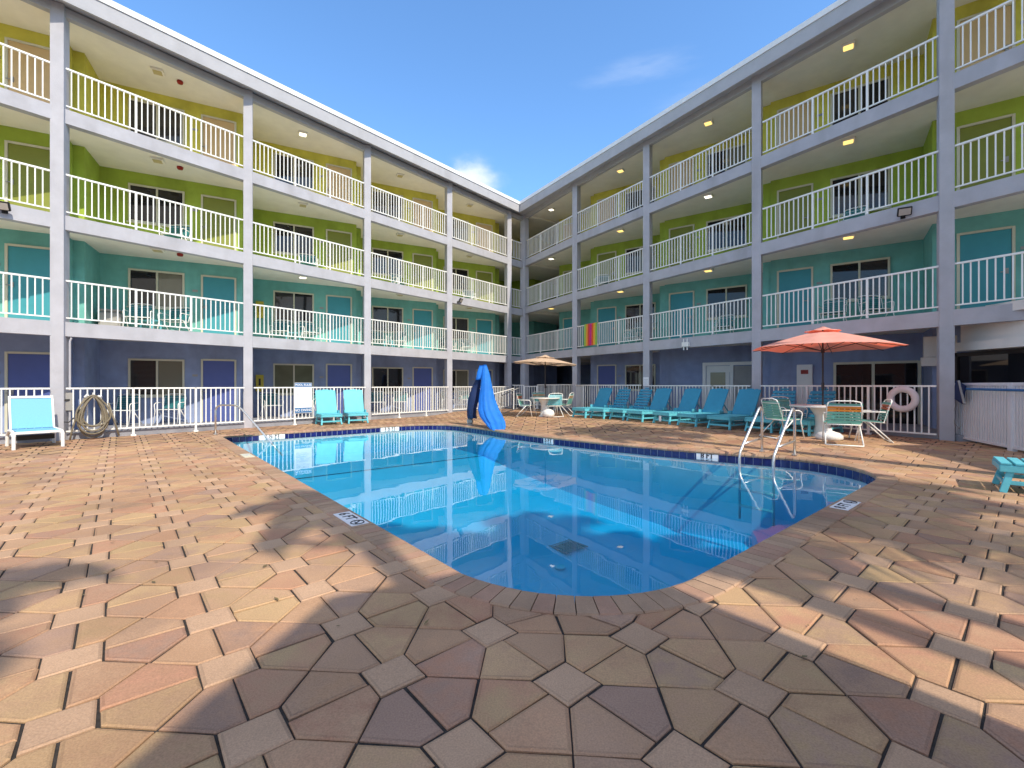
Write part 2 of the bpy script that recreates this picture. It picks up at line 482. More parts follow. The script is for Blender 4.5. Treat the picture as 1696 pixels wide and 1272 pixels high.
# coping bricks
b = MB()
prof = [(-.022, -.052), (-.03, -.02), (-.018, .004), (.01, .012), (COPE-.008, .012), (COPE, .002), (COPE, -.03)]
for i in range(NR):
    a, c = RIM[i], RIM[(i+1) % NR]; na, nc = RIMN[i], RIMN[(i+1) % NR]; d = (c-a).normalized()
    k = rnd.random(); base = Vector(srgb(200, 164, 136))*(.85+.22*k)
    if rnd.random() < .25: base = Vector(srgb(194, 152, 128))*(.9+.2*rnd.random())
    g0 = .0035
    dz = rnd.uniform(-.001, .001)
    P0 = [W(a+na*n+d*g0, z+dz) for n, z in prof]; P1 = [W(c+nc*n-d*g0, z+dz) for n, z in prof]
    cc = (base.x*.82, base.y*.83, base.z*.82); c2 = tuple(v*.85 for v in cc)
    for k in range(len(prof)-1): b.face([P0[k], P0[k+1], P1[k+1], P1[k]], cc, c2)
    b.face(P0, cc, c2); b.face(P1[::-1], cc, c2)
struct(b.build('pool_coping', M['coping']))

# ------------------------------------------------------------------ paving
A41 = R(40.9); PX = Vector((math.cos(A41), math.sin(A41))); PY = Vector((-PX.y, PX.x)); PITCH = .577; SQ = .1145
ORG = Vector((.253, 2.078))
b = MB(); bed = MB()
hue = [(206, 160, 122), (203, 150, 120), (198, 140, 114), (192, 147, 122), (184, 142, 124), (208, 164, 124), (203, 152, 120), (202, 154, 124)]
def to_e(p): return (p.dot(E1), p.dot(E2))
def project(poly, inner):
    """pull corners that reach under the coping back to a line below it; None when all lie inside"""
    out = []; hits = 0
    for p in poly:
        e = to_e(p)
        if far-1 < e[0] < near+1 and low-1 < e[1] < 10.5:
            d, bi = rim_dist(e)
            if d > -COPE+inner:
                hits += 1; v = RIM[bi]+RIMN[bi]*(COPE-inner)
                q = W(v); p = Vector((q.x, q.y))
        out.append(p)
    return None if hits == len(poly) else out
def clean(poly):
    r = []
    for p in poly:
        if not r or (p-r[-1]).length > .004: r.append(p)
    if len(r) > 2 and (r[0]-r[-1]).length < .004: r.pop()
    return r
def piece(poly, kind, fine):
    poly = clean(poly)
    if len(poly) < 3: return
    area = sum(a.x*c.y-c.x*a.y for a, c in zip(poly, poly[1:]+poly[:1]))/2
    if abs(area) < .002: return
    if area < 0: poly = poly[::-1]
    if kind == 's': c1 = Vector(srgb(208, 162, 134))*rnd.uniform(.92, 1.06); c2 = c1*.95
    else:
        c1 = Vector(srgb(*rnd.choice(hue)))*rnd.uniform(.88, 1.06); c2 = Vector(srgb(*rnd.choice(hue)))*rnd.uniform(.82, 1.02)
    tone = lambda v: (v[0]*.82, v[1]*.92, v[2]*.89)
    c1 = tone(c1); c2 = tone(c2)
    n = len(poly); ctr = sum(poly, Vector((0, 0)))/n
    dz = rnd.uniform(-.003, .003); tilt = Vector((rnd.uniform(-.012, .012), rnd.uniform(-.012, .012)))
    def ins(k, off):
        p, a, c = poly[k], poly[k-1], poly[(k+1) % n]
        d1 = (p-a).normalized(); d2 = (c-p).normalized()
        n1 = Vector((-d1.y, d1.x)); n2 = Vector((-d2.y, d2.x)); m = n1+n2
        if m.length < 1e-3: return p
        m.normalize(); s = off/max(.35, m.dot(n1)); s = min(s, (ctr-p).length*.6); return p+m*s
    g0 = .003+rnd.uniform(0, .0045)
    if fine: poly = [p+Vector((rnd.uniform(-.003, .003), rnd.uniform(-.003, .003))) for p in poly]
    o = [ins(k, g0) for k in range(n)]; t = [ins(k, g0+.007) for k in range(n)]
    P = lambda p, z: (p.x, p.y, z+zg(p.x, p.y)+dz+tilt.dot(p-ctr))
    if fine:
        t2 = [ins(k, g0+.007+.009) for k in range(n)]
        b.face([P(p, .0006) for p in t2], c1, c2)
        for k in range(n):
            k2 = (k+1) % n; dk = rnd.uniform(.80, 1.0)
            b.face([P(t[k], 0), P(t[k2], 0), P(t2[k2], .0006), P(t2[k], .0006)], tuple(v*dk for v in c1), tuple(v*dk*.95 for v in c2))
    else: b.face([P(p, 0) for p in t], c1, c2)
    if fine:
        for k in range(n):
            k2 = (k+1) % n
            b.face([P(o[k], -.006), P(o[k2], -.006), P(t[k2], 0), P(t[k], 0)], c1, c2)
            b.face([P(o[k], -.03), P(o[k2], -.03), P(o[k2], -.006), P(o[k], -.006)], c1, c2)
H = PITCH/2
def lw(i, j, x, y): return ORG+PX*(i*PITCH+x)+PY*(j*PITCH+y)
LU = Vector((.640, .768)); LA = Vector((-11.16, 11.12)); LN = Vector((LU.y, -LU.x))
RU = Vector((.5332, -.8460)); RN = Vector((RU.y, -RU.x)); R4 = Vector((9.81, 10.22)); R3 = Vector((7.5, 13.89))
def behind_wings(p):
    return (p-LA).dot(LN) < -.2 or (p-R4).dot(RN) < -.2
for i in range(-32, 40):
    for j in range(-34, 34):
        c = lw(i, j, 0, 0)
        if c.y < -5 or c.y > 26 or c.x < -19 or c.x > 13: continue
        if behind_wings(c): continue
        if abs(c.x) > 3+1.25*max(c.y, 0)+2.5: continue
        e = to_e(c)
        if far < e[0] < near and low < e[1] < 9.5 and rim_dist(e)[0] > .6: continue
        fine = c.length < 13
        jobs = [('s', [(-SQ, -SQ), (SQ, -SQ), (SQ, SQ), (-SQ, SQ)])]
        pent = [(SQ, 0), (PITCH-SQ, 0), (PITCH-SQ, SQ), (H, H), (SQ, SQ)]
        pent2 = [(x, -y) for x, y in pent]
        jobs += [('p', pent), ('p', pent2), ('p', [(y, x) for x, y in pent]), ('p', [(y, x) for x, y in pent2])]
        for kind, pl in jobs:
            q = project([lw(i, j, x, y) for x, y in pl], .05)
            if q: piece(q, kind, fine)
        q = project([lw(i, j, x, y) for x, y in ((-H, -H), (H, -H), (H, H), (-H, H))], .15)
        if q:
            q = clean(q)
            if len(q) > 2: bed.face([(p.x, p.y, -.011+zg(p.x, p.y)) for p in q])
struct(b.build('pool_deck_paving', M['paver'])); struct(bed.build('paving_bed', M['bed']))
# open ground to the horizon, with the pool left out
from mathutils.geometry import tessellate_polygon
outer = [Vector((-300, -300, 0)), Vector((300, -300, 0)), Vector((300, 300, 0)), Vector((-300, 300, 0))]
hole = [W(RIM[i]+RIMN[i]*.12) for i in range(0, NR, 3)]
tri = tessellate_polygon([outer, hole]); allv = outer+hole
me = bpy.data.meshes.new('ground'); me.from_pydata([(v.x, v.y, -.045) for v in allv], [], [tuple(t) for t in tri]); me.materials.append(M['ground'])
struct(link('ground', me))

# ------------------------------------------------------------------ building
FLOOR = [.16, 2.93, 5.57, 8.21]; BEAMB = [2.576, 5.216, 7.856]; CEIL = [2.73, 5.37, 8.01, 10.62]
PER = 4.30
BLD = thing('apartment_building', 'four-storey grey galleried building with yellow, lime, turquoise and blue walls around the pool', 'building', (0.7, 25.0, 0))
def bp_(o): o.parent = BLD; o.location = o.location-BLD.location; return o
class Wing: pass
Lw = Wing(); Lw.u = LU; Lw.n = LN; Lw.r = Vector((-.887, -.462)); Lw.q = Vector((.462, -.887)); Lw.dz = 0.0; Lw.sgn = 1
Lw.cols = [LA+LU*(PER*k) for k in (-2, -1, 0, 1, 2, 3, 4)]          # near .. far
Lw.wall = -1.28; Lw.pil = (3.95, 4.19); Lw.pq = -1.69
F = Vector((.68, 25.2))
Rw = Wing(); Rw.u = -RU; Rw.n = RN; Rw.r = Vector((.813, -.582)); Rw.q = Vector((-.582, -.813)); Rw.dz = .12; Rw.sgn = -1
rc = [R3-RU*(2*PER-.05), R3-RU*PER, R3, R4, R4+RU*PER]               # R1..R5
Rw.cols = rc[::-1]                                                   # near .. far
Rw.wall = -1.55
NRQ = 1.63
def wp(w, far_col, r, q, z=0): p = far_col+w.r*r+w.q*q; return Vector((p.x, p.y, z+w.dz))

def railing_mesh(L, z0, z1, name, m):
    """guard rail along +x from 0 to L"""
    b = MB()
    b.box((L/2, 0, z1-.02), (L, .05, .04)); b.box((L/2, 0, z0+.015), (L, .035, .03))
    n = max(2, round(L/.128)); posts = {round(n*k/3) for k in (1, 2)} if L > 3 else set()
    for k in range(1, n):
        x = L*k/n; w = .048 if k in posts else .024
        b.box((x, 0, (z0-.09+z1)/2 if k in posts else (z0+z1)/2), (w, w, z1-z0-.04+(.09 if k in posts else 0)))
    return b.mesh(name, m)
RAIL = railing_mesh(PER-.25, .09, 1.05, 'railing', M['white'])

def window_meshes(w, h, key):
    fr = MB(); t = .055
    for x in (-w/2+t/2, w/2-t/2): fr.box((x, .02, 0), (t, .05, h))
    for z in (-h/2+t/2, h/2-t/2): fr.box((0, .02, z), (w-2*t, .047, t))
    fr.box((0, .016, 0), (.05, .04, h-2*t)); fr.box((0, .035, -h/2-.02), (w+.06, .09, .04))
    return fr.mesh('window_frame_'+key, M['trim'])
WIN = window_meshes(1.43, 1.18, 'std')
pm = MB(); pm.box((-.345, .006, 0), (.63, .004, 1.08)); PANE_L = {k: pm.mesh('pane', M[k]) for k in ('pane_dark', 'pane_blind', 'pane_blind2', 'pane_green')}
pm = MB(); pm.box((.345, .010, 0), (.63, .004, 1.08)); PANE_R = {k: pm.mesh('pane', M[k]) for k in ('pane_dark', 'pane_blind', 'pane_blind2', 'pane_green')}
DOOR = {}
for f in range(4):
    d = MB(); d.box((0, .010, 1.005), (.88, .016, 2.01))
    DOOR[f] = d.mesh('door', M['d%d' % f], bevel=.004)
dfm = MB()
for x in (-.47, .47): dfm.box((x, .022, 1.03), (.055, .04, 2.06))
dfm.box((0, .022, 2.04), (.885, .037, .055)); DFR = dfm.mesh('door_frame', M['trim'])
hm = MB(); hm.box((0, .03, 1.02), (.055, .03, .13)); hm.bar((0, .06, 1.0), (.11, .06, 1.0), .02, .02); HANDLE = hm.mesh('handle', M['greyplastic'])
plq = MB(); plq.box((0, .01, 1.52), (.15, .012, .07)); PLQ = plq.mesh('number_plaque', M['greyplastic'])
pick = random.Random(3)

def opening(w, C, f, r0, q, what, LOOK=None):
    """set a door or a window on the wall of one bay; local +y looks into the courtyard"""
    ang = math.atan2(w.q.y, w.q.x)-math.pi/2
    p = wp(w, C, r0, q, FLOOR[f]); near_dir = 1 if w.r.dot(Vector((math.cos(ang), math.sin(ang)))) > 0 else -1
    if what == 'door':
        o = bp_(link('door', DOOR[f], None, p, ang)); link('door_frame', DFR, o)
        link('handle', HANDLE, o, (near_dir*.36, 0, 0))
        if near_dir > 0: pass
        k = bp_(link('number_plaque', PLQ, None, p, ang)); v = Vector((math.cos(ang), math.sin(ang), 0))*(near_dir*.66); k.location = k.location+v
    else:
        p.z += 1.47 if f else 1.44
        o = bp_(link('window', WIN, None, p, ang)); o.name = 'window'
        kind = pick.choice(('pane_blind2', 'pane_dark', 'pane_blind', 'pane_dark'))
        k2 = pick.choice(('pane_blind2', 'pane_dark', 'pane_dark'))
        if LOOK: kind, k2 = LOOK
        link('pane', PANE_L[kind], o); link('pane', PANE_R[k2], o)

def wing(w, skip_ground=()):
    cs = w.cols; n = len(cs)
    # columns
    for k, c in enumerate(cs):
        b = MB(); ctr = c-w.q*.14
        b.prism([ctr+w.r*x+w.q*y for x, y in ((-.125, -.18), (.125, -.18), (.125, .18), (-.125, .18))], -.05, 10.74+w.dz)
        bp_(b.build('column', M['grey']))
    per = PER
    for k in range(n-1):
        cn, cf = cs[k], cs[k+1]
        d = (cf-cn).normalized(); nn = w.n if w.n.dot(w.q) > 0 else -w.n
        for f in range(3):
            b = MB(); a0 = cn+d*.02; a1 = cf-d*.02
            b.prism([a0, a1, a1-nn*.2, a0-nn*.2], BEAMB[f]+w.dz, FLOOR[f+1]+w.dz); bp_(b.build('beam', M['grey']))
            a0 = cn+d*.125-nn*.06
            L = (cf-cn).length-.25
            me = RAIL if abs(L-(PER-.25)) < .06 else railing_mesh(L, .09, 1.05, 'railing', M['white'])
            bp_(link('railing', me, None, (a0.x, a0.y, FLOOR[f+1]+w.dz), math.atan2(d.y, d.x)))
        b = MB(); a0 = cn+d*.02; a1 = cf-d*.02
        b.prism([a0, a1, a1-nn*.16, a0-nn*.16], 10.50+w.dz, 10.72+w.dz); bp_(b.build('roof_beam', M['fascia']))
        # saw-tooth room wall of this bay
        pq = w.pq_rel if hasattr(w, 'pq_rel') else -1.69
        nc = cn-cf; nr, nq = nc.dot(w.r), nc.dot(w.q)
        r_step = nr-.02
        for f in range(4):
            if f == 0 and k in skip_ground: continue
            z0 = (FLOOR[f]-.01 if f else -.02)+w.dz; z1 = CEIL[f]+w.dz
            line = [wp(w, cf, 0.217-.24+.24-.235, w.wall-.41), wp(w, cf, .217-.235+.24, w.wall-.41), wp(w, cf, .222, w.wall), wp(w, cf, r_step, w.wall), wp(w, cf, r_step, nq-1.69), wp(w, cf, r_step+.24, nq-1.69)]
            line[0] = wp(w, cf, -.02, w.wall-.41)
            b = MB(); b.wall([(p.x, p.y) for p in line], z0, z1); bp_(b.build('wall', M['w%d' % f]))
            if (w, f, k) in custom: continue
            opening(w, cf, f, .90, w.wall, 'door')
            opening(w, cf, f, 2.555, w.wall, 'window', looks.get((w.sgn, f, k)))
looks = {(1, 0, 2): ('pane_blind', 'pane_blind2'), (1, 0, 3): ('pane_green', 'pane_green'), (1, 1, 2): ('pane_blind', 'pane_dark'), (1, 1, 3): ('pane_dark', 'pane_blind2'), (1, 3, 2): ('pane_blind2', 'pane_blind2'), (-1, 1, 1): ('pane_blind2', 'pane_dark'), (-1, 3, 1): ('pane_dark', 'pane_blind2')}
custom = {(Rw, 0, 1), (Rw, 0, 2), (Rw, 0, 0)}
wing(Lw); wing(Rw)
# slabs of each storey
def ext(w, a, bq, back, z0, z1, m, name):
    nn = w.n if w.n.dot(w.q) > 0 else -w.n
    b = MB(); b.prism([a-nn*.19, bq-nn*.19, bq-nn*back, a-nn*back], z0+w.dz, z1+w.dz); return bp_(b.build(name, m))
for f in range(1, 4):
    ext(Lw, Lw.cols[0], F-LU*.2, 6.5, FLOOR[f]-.2, FLOOR[f]-.012, M['ceiling'], 'floor_slab')
    ext(Rw, Rw.cols[0], F+RU*.25, 6.5, FLOOR[f]-.2, FLOOR[f]-.012, M['ceiling'], 'floor_slab')
ext(Lw, Lw.cols[0], F-LU*.2, 6.5, 10.62, 10.66, M['ceiling'], 'ceiling'); ext(Rw, Rw.cols[0], F+RU*.25, 6.5, 10.625, 10.665, M['ceiling'], 'ceiling')
def strip(w, a, bq, f0, f1, z0, z1, m, name, parent=None):
    nn = w.n if w.n.dot(w.q) > 0 else -w.n
    b = MB(); b.prism([a+nn*f0, bq+nn*f0, bq+nn*f1, a+nn*f1], z0, z1); return b.build(name, m)
struct(strip(Lw, Lw.cols[0], F, -.04, -6, -.04, .15, M['kerb'], 'walkway_left'))
struct(strip(Rw, Rw.cols[0], F, -.04, -6, -.04, .15+.10, M['kerb'], 'walkway_right'))
# corner pier and short last bay of the left wing
E_ = Lw.cols[-1]; R1c = Rw.cols[-1]
b = MB(); ctr = F+Vector((.02, .12))
b.prism([ctr+Vector(v) for v in ((-.24, -.12), (.0, -.22), (.24, -.06), (.24, .3), (-.24, .3))], -.05, 10.86); bp_(b.build('corner_column', M['grey']))
for (a, c, w) in ((E_, F, Lw), (R1c, F, Rw)):
    d = (c-a).normalized(); nn = w.n if w.n.dot(w.q) > 0 else -w.n; L = (c-a).length
    for f in range(3):
        b = MB(); b.prism([a+d*.02, c-d*.04, c-d*.04-nn*.2, a+d*.02-nn*.2], BEAMB[f]+w.dz, FLOOR[f+1]+w.dz); bp_(b.build('beam', M['grey']))
        a0 = a+d*.125-nn*.06
        bp_(link('railing', railing_mesh(L-.3, .09, 1.05, 'railing', M['white']), None, (a0.x, a0.y, FLOOR[f+1]+w.dz), math.atan2(d.y, d.x)))
    b = MB(); b.prism([a+d*.02, c-d*.04, c-d*.04-nn*.16, a+d*.02-nn*.16], 10.5+w.dz, 10.72+w.dz); bp_(b.build('roof_beam', M['fascia']))
# walls of the two bays that meet in the corner: right bay has a door, then a dark stair lobby
for f in range(4):
    z0 = (FLOOR[f]-.01 if f else -.02)+.12; z1 = CEIL[f]+.12
    nc = R1c-F; nr, nq = nc.dot(Rw.r), nc.dot(Rw.q)
    if f:
        line = [wp(Rw, F, 1.35, Rw.wall-1.6), wp(Rw, F, 1.35, Rw.wall), wp(Rw, F, nr-.02, Rw.wall), wp(Rw, F, nr-.02, nq-1.69), wp(Rw, F, nr+.22, nq-1.69)]
        b = MB(); b.wall([(p.x, p.y) for p in line], z0, z1); bp_(b.build('wall', M['w%d' % f]))
        opening(Rw, F, f, 2.1, Rw.wall, 'door')
    else:
        line = [wp(Rw, F, nr-.02, Rw.wall-4), wp(Rw, F, nr-.02, nq-1.69), wp(Rw, F, nr+.22, nq-1.69)]
        b = MB(); b.wall([(p.x, p.y) for p in line], z0, z1); bp_(b.build('wall', M['w0']))
    ec = E_
    line = [wp(Lw, ec, .0, -1.69), wp(Lw, ec, -.22, -1.69), wp(Lw, ec, -.22, -4.2), wp(Lw, ec, -2.2, -4.2), wp(Lw, ec, -3.2, -2.9), wp(Lw, ec, -5.4, -3.6)]
    b = MB(); b.wall([(p.x, p.y) for p in line], z0-.12, z1); bp_(b.build('lobby_wall', M['w%d' % f]))
nlx = LN if LN.dot(Lw.q) > 0 else -LN; nrx = RN if RN.dot(Rw.q) > 0 else -RN
for a, c, nn in ((Lw.cols[0], F, nlx), (Rw.cols[0], F, nrx)):
    d = (c-a).normalized(); b = MB(); b.prism([a-nn*6.3, c+d*9-nn*6.3, c+d*9-nn*6.5, a-nn*6.5], -.05, 10.7); bp_(b.build('rear_wall', M['w0']))
apex = Vector((1.4, 36.0))
for f in range(1, 5):
    z = FLOOR[f] if f < 4 else 10.85
    b = MB(); b.prism([F-LU*.24-nlx*.23, F-LU*.24-nlx*6.4, apex, F+RU*.3-nrx*6.4, F+RU*.3-nrx*.23, F+Vector((0, .3))][::-1], z-.205, z-.02); bp_(b.build('floor_slab', M['ceiling']))
# roof edge
nl = LN if LN.dot(Lw.q) > 0 else -LN; nrn = RN if RN.dot(Rw.q) > 0 else -RN
def meet(a, d1, c, d2):
    den = d1.x*d2.y-d1.y*d2.x; t = ((c.x-a.x)*d2.y-(c.y-a.y)*d2.x)/den; return a+d1*t
OV = .42; RZ = .06
def roof_ring(o):
    m = meet(LA+nl*o, LU, R4+nrn*o, RU); return Lw.cols[0]+nl*o, m, Rw.cols[0]+nrn*o
def roof_strip(o0, o1, z0, z1, m, name, par=None):
    a0, b0, c0 = roof_ring(o0); a1, b1, c1 = roof_ring(o1)
    bb = MB()
    for (p, q, p1, q1, zz0, zz1) in ((a0, b0, a1, b1, 0, RZ), (b0, c0, b1, c1, RZ, 2*RZ)):
        v = [(p.x, p.y, z0+zz0), (q.x, q.y, z0+RZ if zz0 == 0 else z0+RZ), (q1.x, q1.y, z0+RZ), (p1.x, p1.y, z0+zz0),
             (p.x, p.y, z1+zz0), (q.x, q.y, z1+RZ), (q1.x, q1.y, z1+RZ), (p1.x, p1.y, z1+zz0)]
        if zz0: v = [(p.x, p.y, z0+RZ), (q.x, q.y, z0+2*RZ), (q1.x, q1.y, z0+2*RZ), (p1.x, p1.y, z0+RZ), (p.x, p.y, z1+RZ), (q.x, q.y, z1+2*RZ), (q1.x, q1.y, z1+2*RZ), (p1.x, p1.y, z1+RZ)]
        i = len(bb.v); bb.v += v
        for qd in ((0, 3, 2, 1), (4, 5, 6, 7), (0, 1, 5, 4), (1, 2, 6, 5), (2, 3, 7, 6), (3, 0, 4, 7)): bb.f.append(tuple(i+k for k in qd))
    o = bb.build(name, m)
    return o
roof = bp_(roof_strip(OV-.06, -6.6, 10.74, 10.98, M['fascia'], 'roof'))
for o0, o1, z0, z1, m, nm in ((OV, OV-.06, 10.60, 11.0, M['fascia'], 'fascia'), (OV+.03, OV-.3, 11.003, 11.16, M['cap'], 'roof_edge')):
    c = roof_strip(o0, o1, z0, z1, m, nm); c.parent = roof; c.matrix_parent_inverse = Matrix.Translation((0, 0, 0)); c.location = (0, 0, 0)

# ground storey of the right wing: glazed doors, service door, lounge doors
def rw_obj(mb, name, m, C, r, z=.12, q=None, parent=None, bevel=0):
    ang = math.atan2(Rw.q.y, Rw.q.x)-math.pi/2
    p = wp(Rw, C, r, Rw.wall if q is None else q, 0); p.z = z
    o = mb.build(name, m, None, bevel=bevel); o.location = p; o.rotation_euler = (0, 0, ang); return o
# local x runs against Rw.r or along it?
ang = math.atan2(Rw.q.y, Rw.q.x)-math.pi/2; SX = 1 if Rw.r.dot(Vector((math.cos(ang), math.sin(ang)))) > 0 else -1
def sx(v): return v*SX
# sliding glass doors, bay R3-R4
mb = MB()
for x in (-.98, -.05, .98): mb.box((sx(x), .03, .98), (.07, .06, 1.92))
for z in (.05, 1.91): mb.box((0, .028, z), (1.9, .055, .07))
sd = bp_(rw_obj(mb, 'glass_door', M['trim'], R3, 2.93))
mb = MB(); mb.box((sx(-.51), .012, .98), (.86, .004, 1.8)); mb.build('pane', M['pane_dark'], sd)
mb = MB(); mb.box((sx(.46), .016, .98), (.95, .004, 1.8)); mb.build('pane', M['pane_dark'], sd)
# white service door beside a grey panel, bay R2-R3
mb = MB()
for x in (-.95, .03, .95): mb.box((sx(x), .03, 1.0), (.12, .06, 2.0))
mb.box((0, .028, 2.06), (2.02, .056, .12)); mb.box((sx(-.45), .012, .40), (.84, .02, .8)); mb.box((sx(-.45), .012, 1.86), (.84, .02, .25))
for x in (-.80, -.12): mb.box((sx(x), .012, 1.27), (.14, .02, .95))
sv = bp_(rw_obj(mb, 'service_door', M['wplastic'], rc[1], 2.72))
mb = MB(); mb.box((sx(-.46), .006, 1.27), (.56, .004, .98)); mb.build('pane', M['pane_blind'], sv)
mb = MB(); mb.box((sx(.49), .010, .98), (.8, .012, 1.96)); mb.build('panel', M['greyplastic'], sv)
mb = MB(); mb.box((sx(-.12), .035, 1.0), (.05, .03, .2)); mb.build('handle', M['steel'], sv)
# electrical cabinet with red notice
mb = MB(); mb.box((0, .06, 1.02), (.42, .12, 1.75)); cab = rw_obj(mb, 'electrical_cabinet', M['wplastic'], R3, 1.17, bevel=.008)
tag(cab, 'tall white electrical cabinet with a red notice on the blue wall behind the slatted loungers', 'cabinet')
mb = MB(); mb.box((0, .125, 1.66), (.2, .006, .13)); mb.box((0, .13, 1.66), (.05, .004, .08)); mb.build('warning_notice', M['red'], cab)
# white parapet pieces on the pilaster left of the last column
mb = MB(); mb.box((0, .05, 2.22), (.62, .12, .52)); mb.box((0, .09, 1.84), (.72, .2, .22))
bp_(rw_obj(mb, 'wall_cornice', M['white_stucco'], R3, 4.12, q=-.02))
# ------------------------------------------------------------------ restaurant corner at the right
RES = thing('poolside_restaurant', 'low white stucco restaurant with dark windows behind the white picket fence', 'building', (11.0, 8.5, 0))
def rp_(o): o.parent = RES; o.location = o.location-RES.location; return o
mb = MB(); mb.box((11.25, 7.0, 2.60), (1.5, 7.2, .86)); rp_(mb.build('fascia', M['white_stucco']))
mb = MB(); mb.box((11.2, 7.0, 2.25), (1.64, 7.22, .20)); rp_(mb.build('lower_moulding', M['white_stucco']))
mb = MB(); mb.box((11.2, 6.35, 3.0), (1.7, 7.1, .2)); rp_(mb.build('upper_moulding', M['white_stucco']))
mb = MB(); mb.box((10.78, 7.3, 1.13), (.06, 7.4, 2.02)); rp_(mb.build('window_wall', M['pane_dark']))
mb = MB()
for y in (10.95, 9.3, 7.4, 5.9, 4.4): mb.box((10.74, y, 1.13), (.05, .09, 2.02))
mb.box((10.74, 7.3, 2.09), (.05, 7.4, .09)); rp_(mb.build('window_frame', M['bronze']))
mb = MB(); mb.box((12.4, 2.2, 2.5), (3.6, 6.4, 5.0)); rp_(mb.build('wall', M['white_stucco']))

exec_later = []
# ------------------------------------------------------------------ fences on the deck
def fence(a, c, z, label, h=1.30, bottom=.20, post_every=1.45, group='white picket fences round the pool', name='pool_fence', first=True, last=True):
    a = Vector(a); c = Vector(c); d = c-a; L = d.length; ang = math.atan2(d.y, d.x)
    t = thing(name, label, 'fence', (a.x, a.y, z), ang, group)
    mb = MB(); mb.box((L/2, 0, h-.02), (L, .05, .04)); mb.build('rail', M['white'], t)
    mb = MB(); mb.box((L/2, 0, bottom+.018), (L, .036, .036)); mb.build('rail', M['white'], t)
    n = max(3, round(L/.128)); np_ = max(1, round(L/post_every)); ps = {round(n*k/np_) for k in range(0 if first else 1, np_+(1 if last else 0))}
    bmh = MB(); bmh.box((0, 0, 0), (.026, .026, h-bottom-.05)); bme = bmh.mesh('baluster', M['white'])
    pmh = MB(); pmh.box((0, 0, h/2), (.05, .05, h)); pmh.box((0, -.0, .02), (.11, .10, .04)); pme = pmh.mesh('post', M['white'])
    for k in range(n+1):
        x = L*k/n
        if k in ps: link('post', pme, t, (x, 0, 0))
        elif 0 < k < n: link('baluster', bme, t, (x, 0, (h+bottom)/2))
    return t
bay_l = ['beside the white sling lounger at the far left', 'behind the coiled vacuum hose', 'behind the pool rules sign and two turquoise chairs', 'right of the two turquoise chairs', 'behind the blue covered pool lift']
LC = Lw.cols  # index 1..6 = A-1, A, B, C, D, E
for k in range(1, 6):
    d = LU*.14
    fence(LC[k]+d+nl*.07, LC[k+1]-d+nl*.07, 0, 'white picket fence '+bay_l[k-1], first=False, last=False)
# ------------------------------------------------------------------ ceiling lights, alarms, flood lights, cabinets
fname = {1: 'slate blue ground-floor', 2: 'turquoise second-floor', 3: 'lime third-floor', 0: ''}
storey = ['ground-floor blue', 'second-floor turquoise', 'third-floor lime', 'top-floor yellow']
lbay = {1: 'beside the left photo edge', 2: 'first full bay of the left wing', 3: 'second full bay of the left wing', 4: 'third full bay of the left wing', 5: 'last full bay of the left wing'}
rbay = {0: 'beside the right photo edge', 1: 'widest bay of the right wing', 2: 'right-wing bay left of the red umbrella', 3: 'right-wing bay over the first loungers', 4: 'corner bay of the right wing'}
mb = MB(); mb.box((0, 0, -.03), (.30, .30, .06)); LBODY = mb.mesh('light_housing', M['ceiling'])
mb = MB(); mb.box((0, 0, -.063), (.22, .22, .02)); LENS = {k: mb.mesh('lens', M[k], bevel=.006) for k in ('lamp_warm', 'lamp_white', 'lamp_off')}
def ceil_light(w, C, f, r, q, kind, where):
    p = wp(w, C, r, q, CEIL[f]-(.003)); 
    on = {'lamp_warm': 'glowing warm yellow', 'lamp_white': 'glowing white', 'lamp_off': 'unlit square'}[kind]
    t = thing('ceiling_light', '%s ceiling light, %s walkway, %s' % (on, storey[f], where), 'ceiling light', p, math.atan2(w.r.y, w.r.x), 'walkway ceiling lights')
    link('housing', LBODY, t); link('lens', LENS[kind], t)
for k in (1, 2, 3, 4, 5):
    cf = Lw.cols[k+1]
    for f in (1, 2, 3):
        if k == 1 and f != 2: continue
        kind = 'lamp_white' if (k, f) in ((3, 3), (3, 1)) else 'lamp_off'
        ceil_light(Lw, cf, f, 2.3, .04, kind, lbay[k])
for k in (1, 2, 3):
    cf = Rw.cols[k+1]
    for f in (1, 2, 3):
        kind = 'lamp_white' if (k, f) in ((2, 2),) else 'lamp_warm'
        ceil_light(Rw, cf, f, 2.26, .1, kind, rbay[k])
for f in (1, 2, 3): ceil_light(Rw, F, f, 1.8, .1, 'lamp_warm' if f == 1 else 'lamp_white', rbay[4])
# fire alarms
mb = MB(); mb.lathe([(.075, 0), (.085, -.03), (.07, -.075), (.03, -.085)], n=14); AL = mb.mesh('fire_alarm', M['red'])
for f in (1, 2, 3):
    p = wp(Lw, Lw.cols[3], 1.8, -.22, CEIL[f]-.003); o = link('fire_alarm', AL, None, p)
    tag(o, 'small dark red fire alarm under the ceiling of the %s walkway' % storey[f], 'fire alarm', 'fire alarms of the left wing')
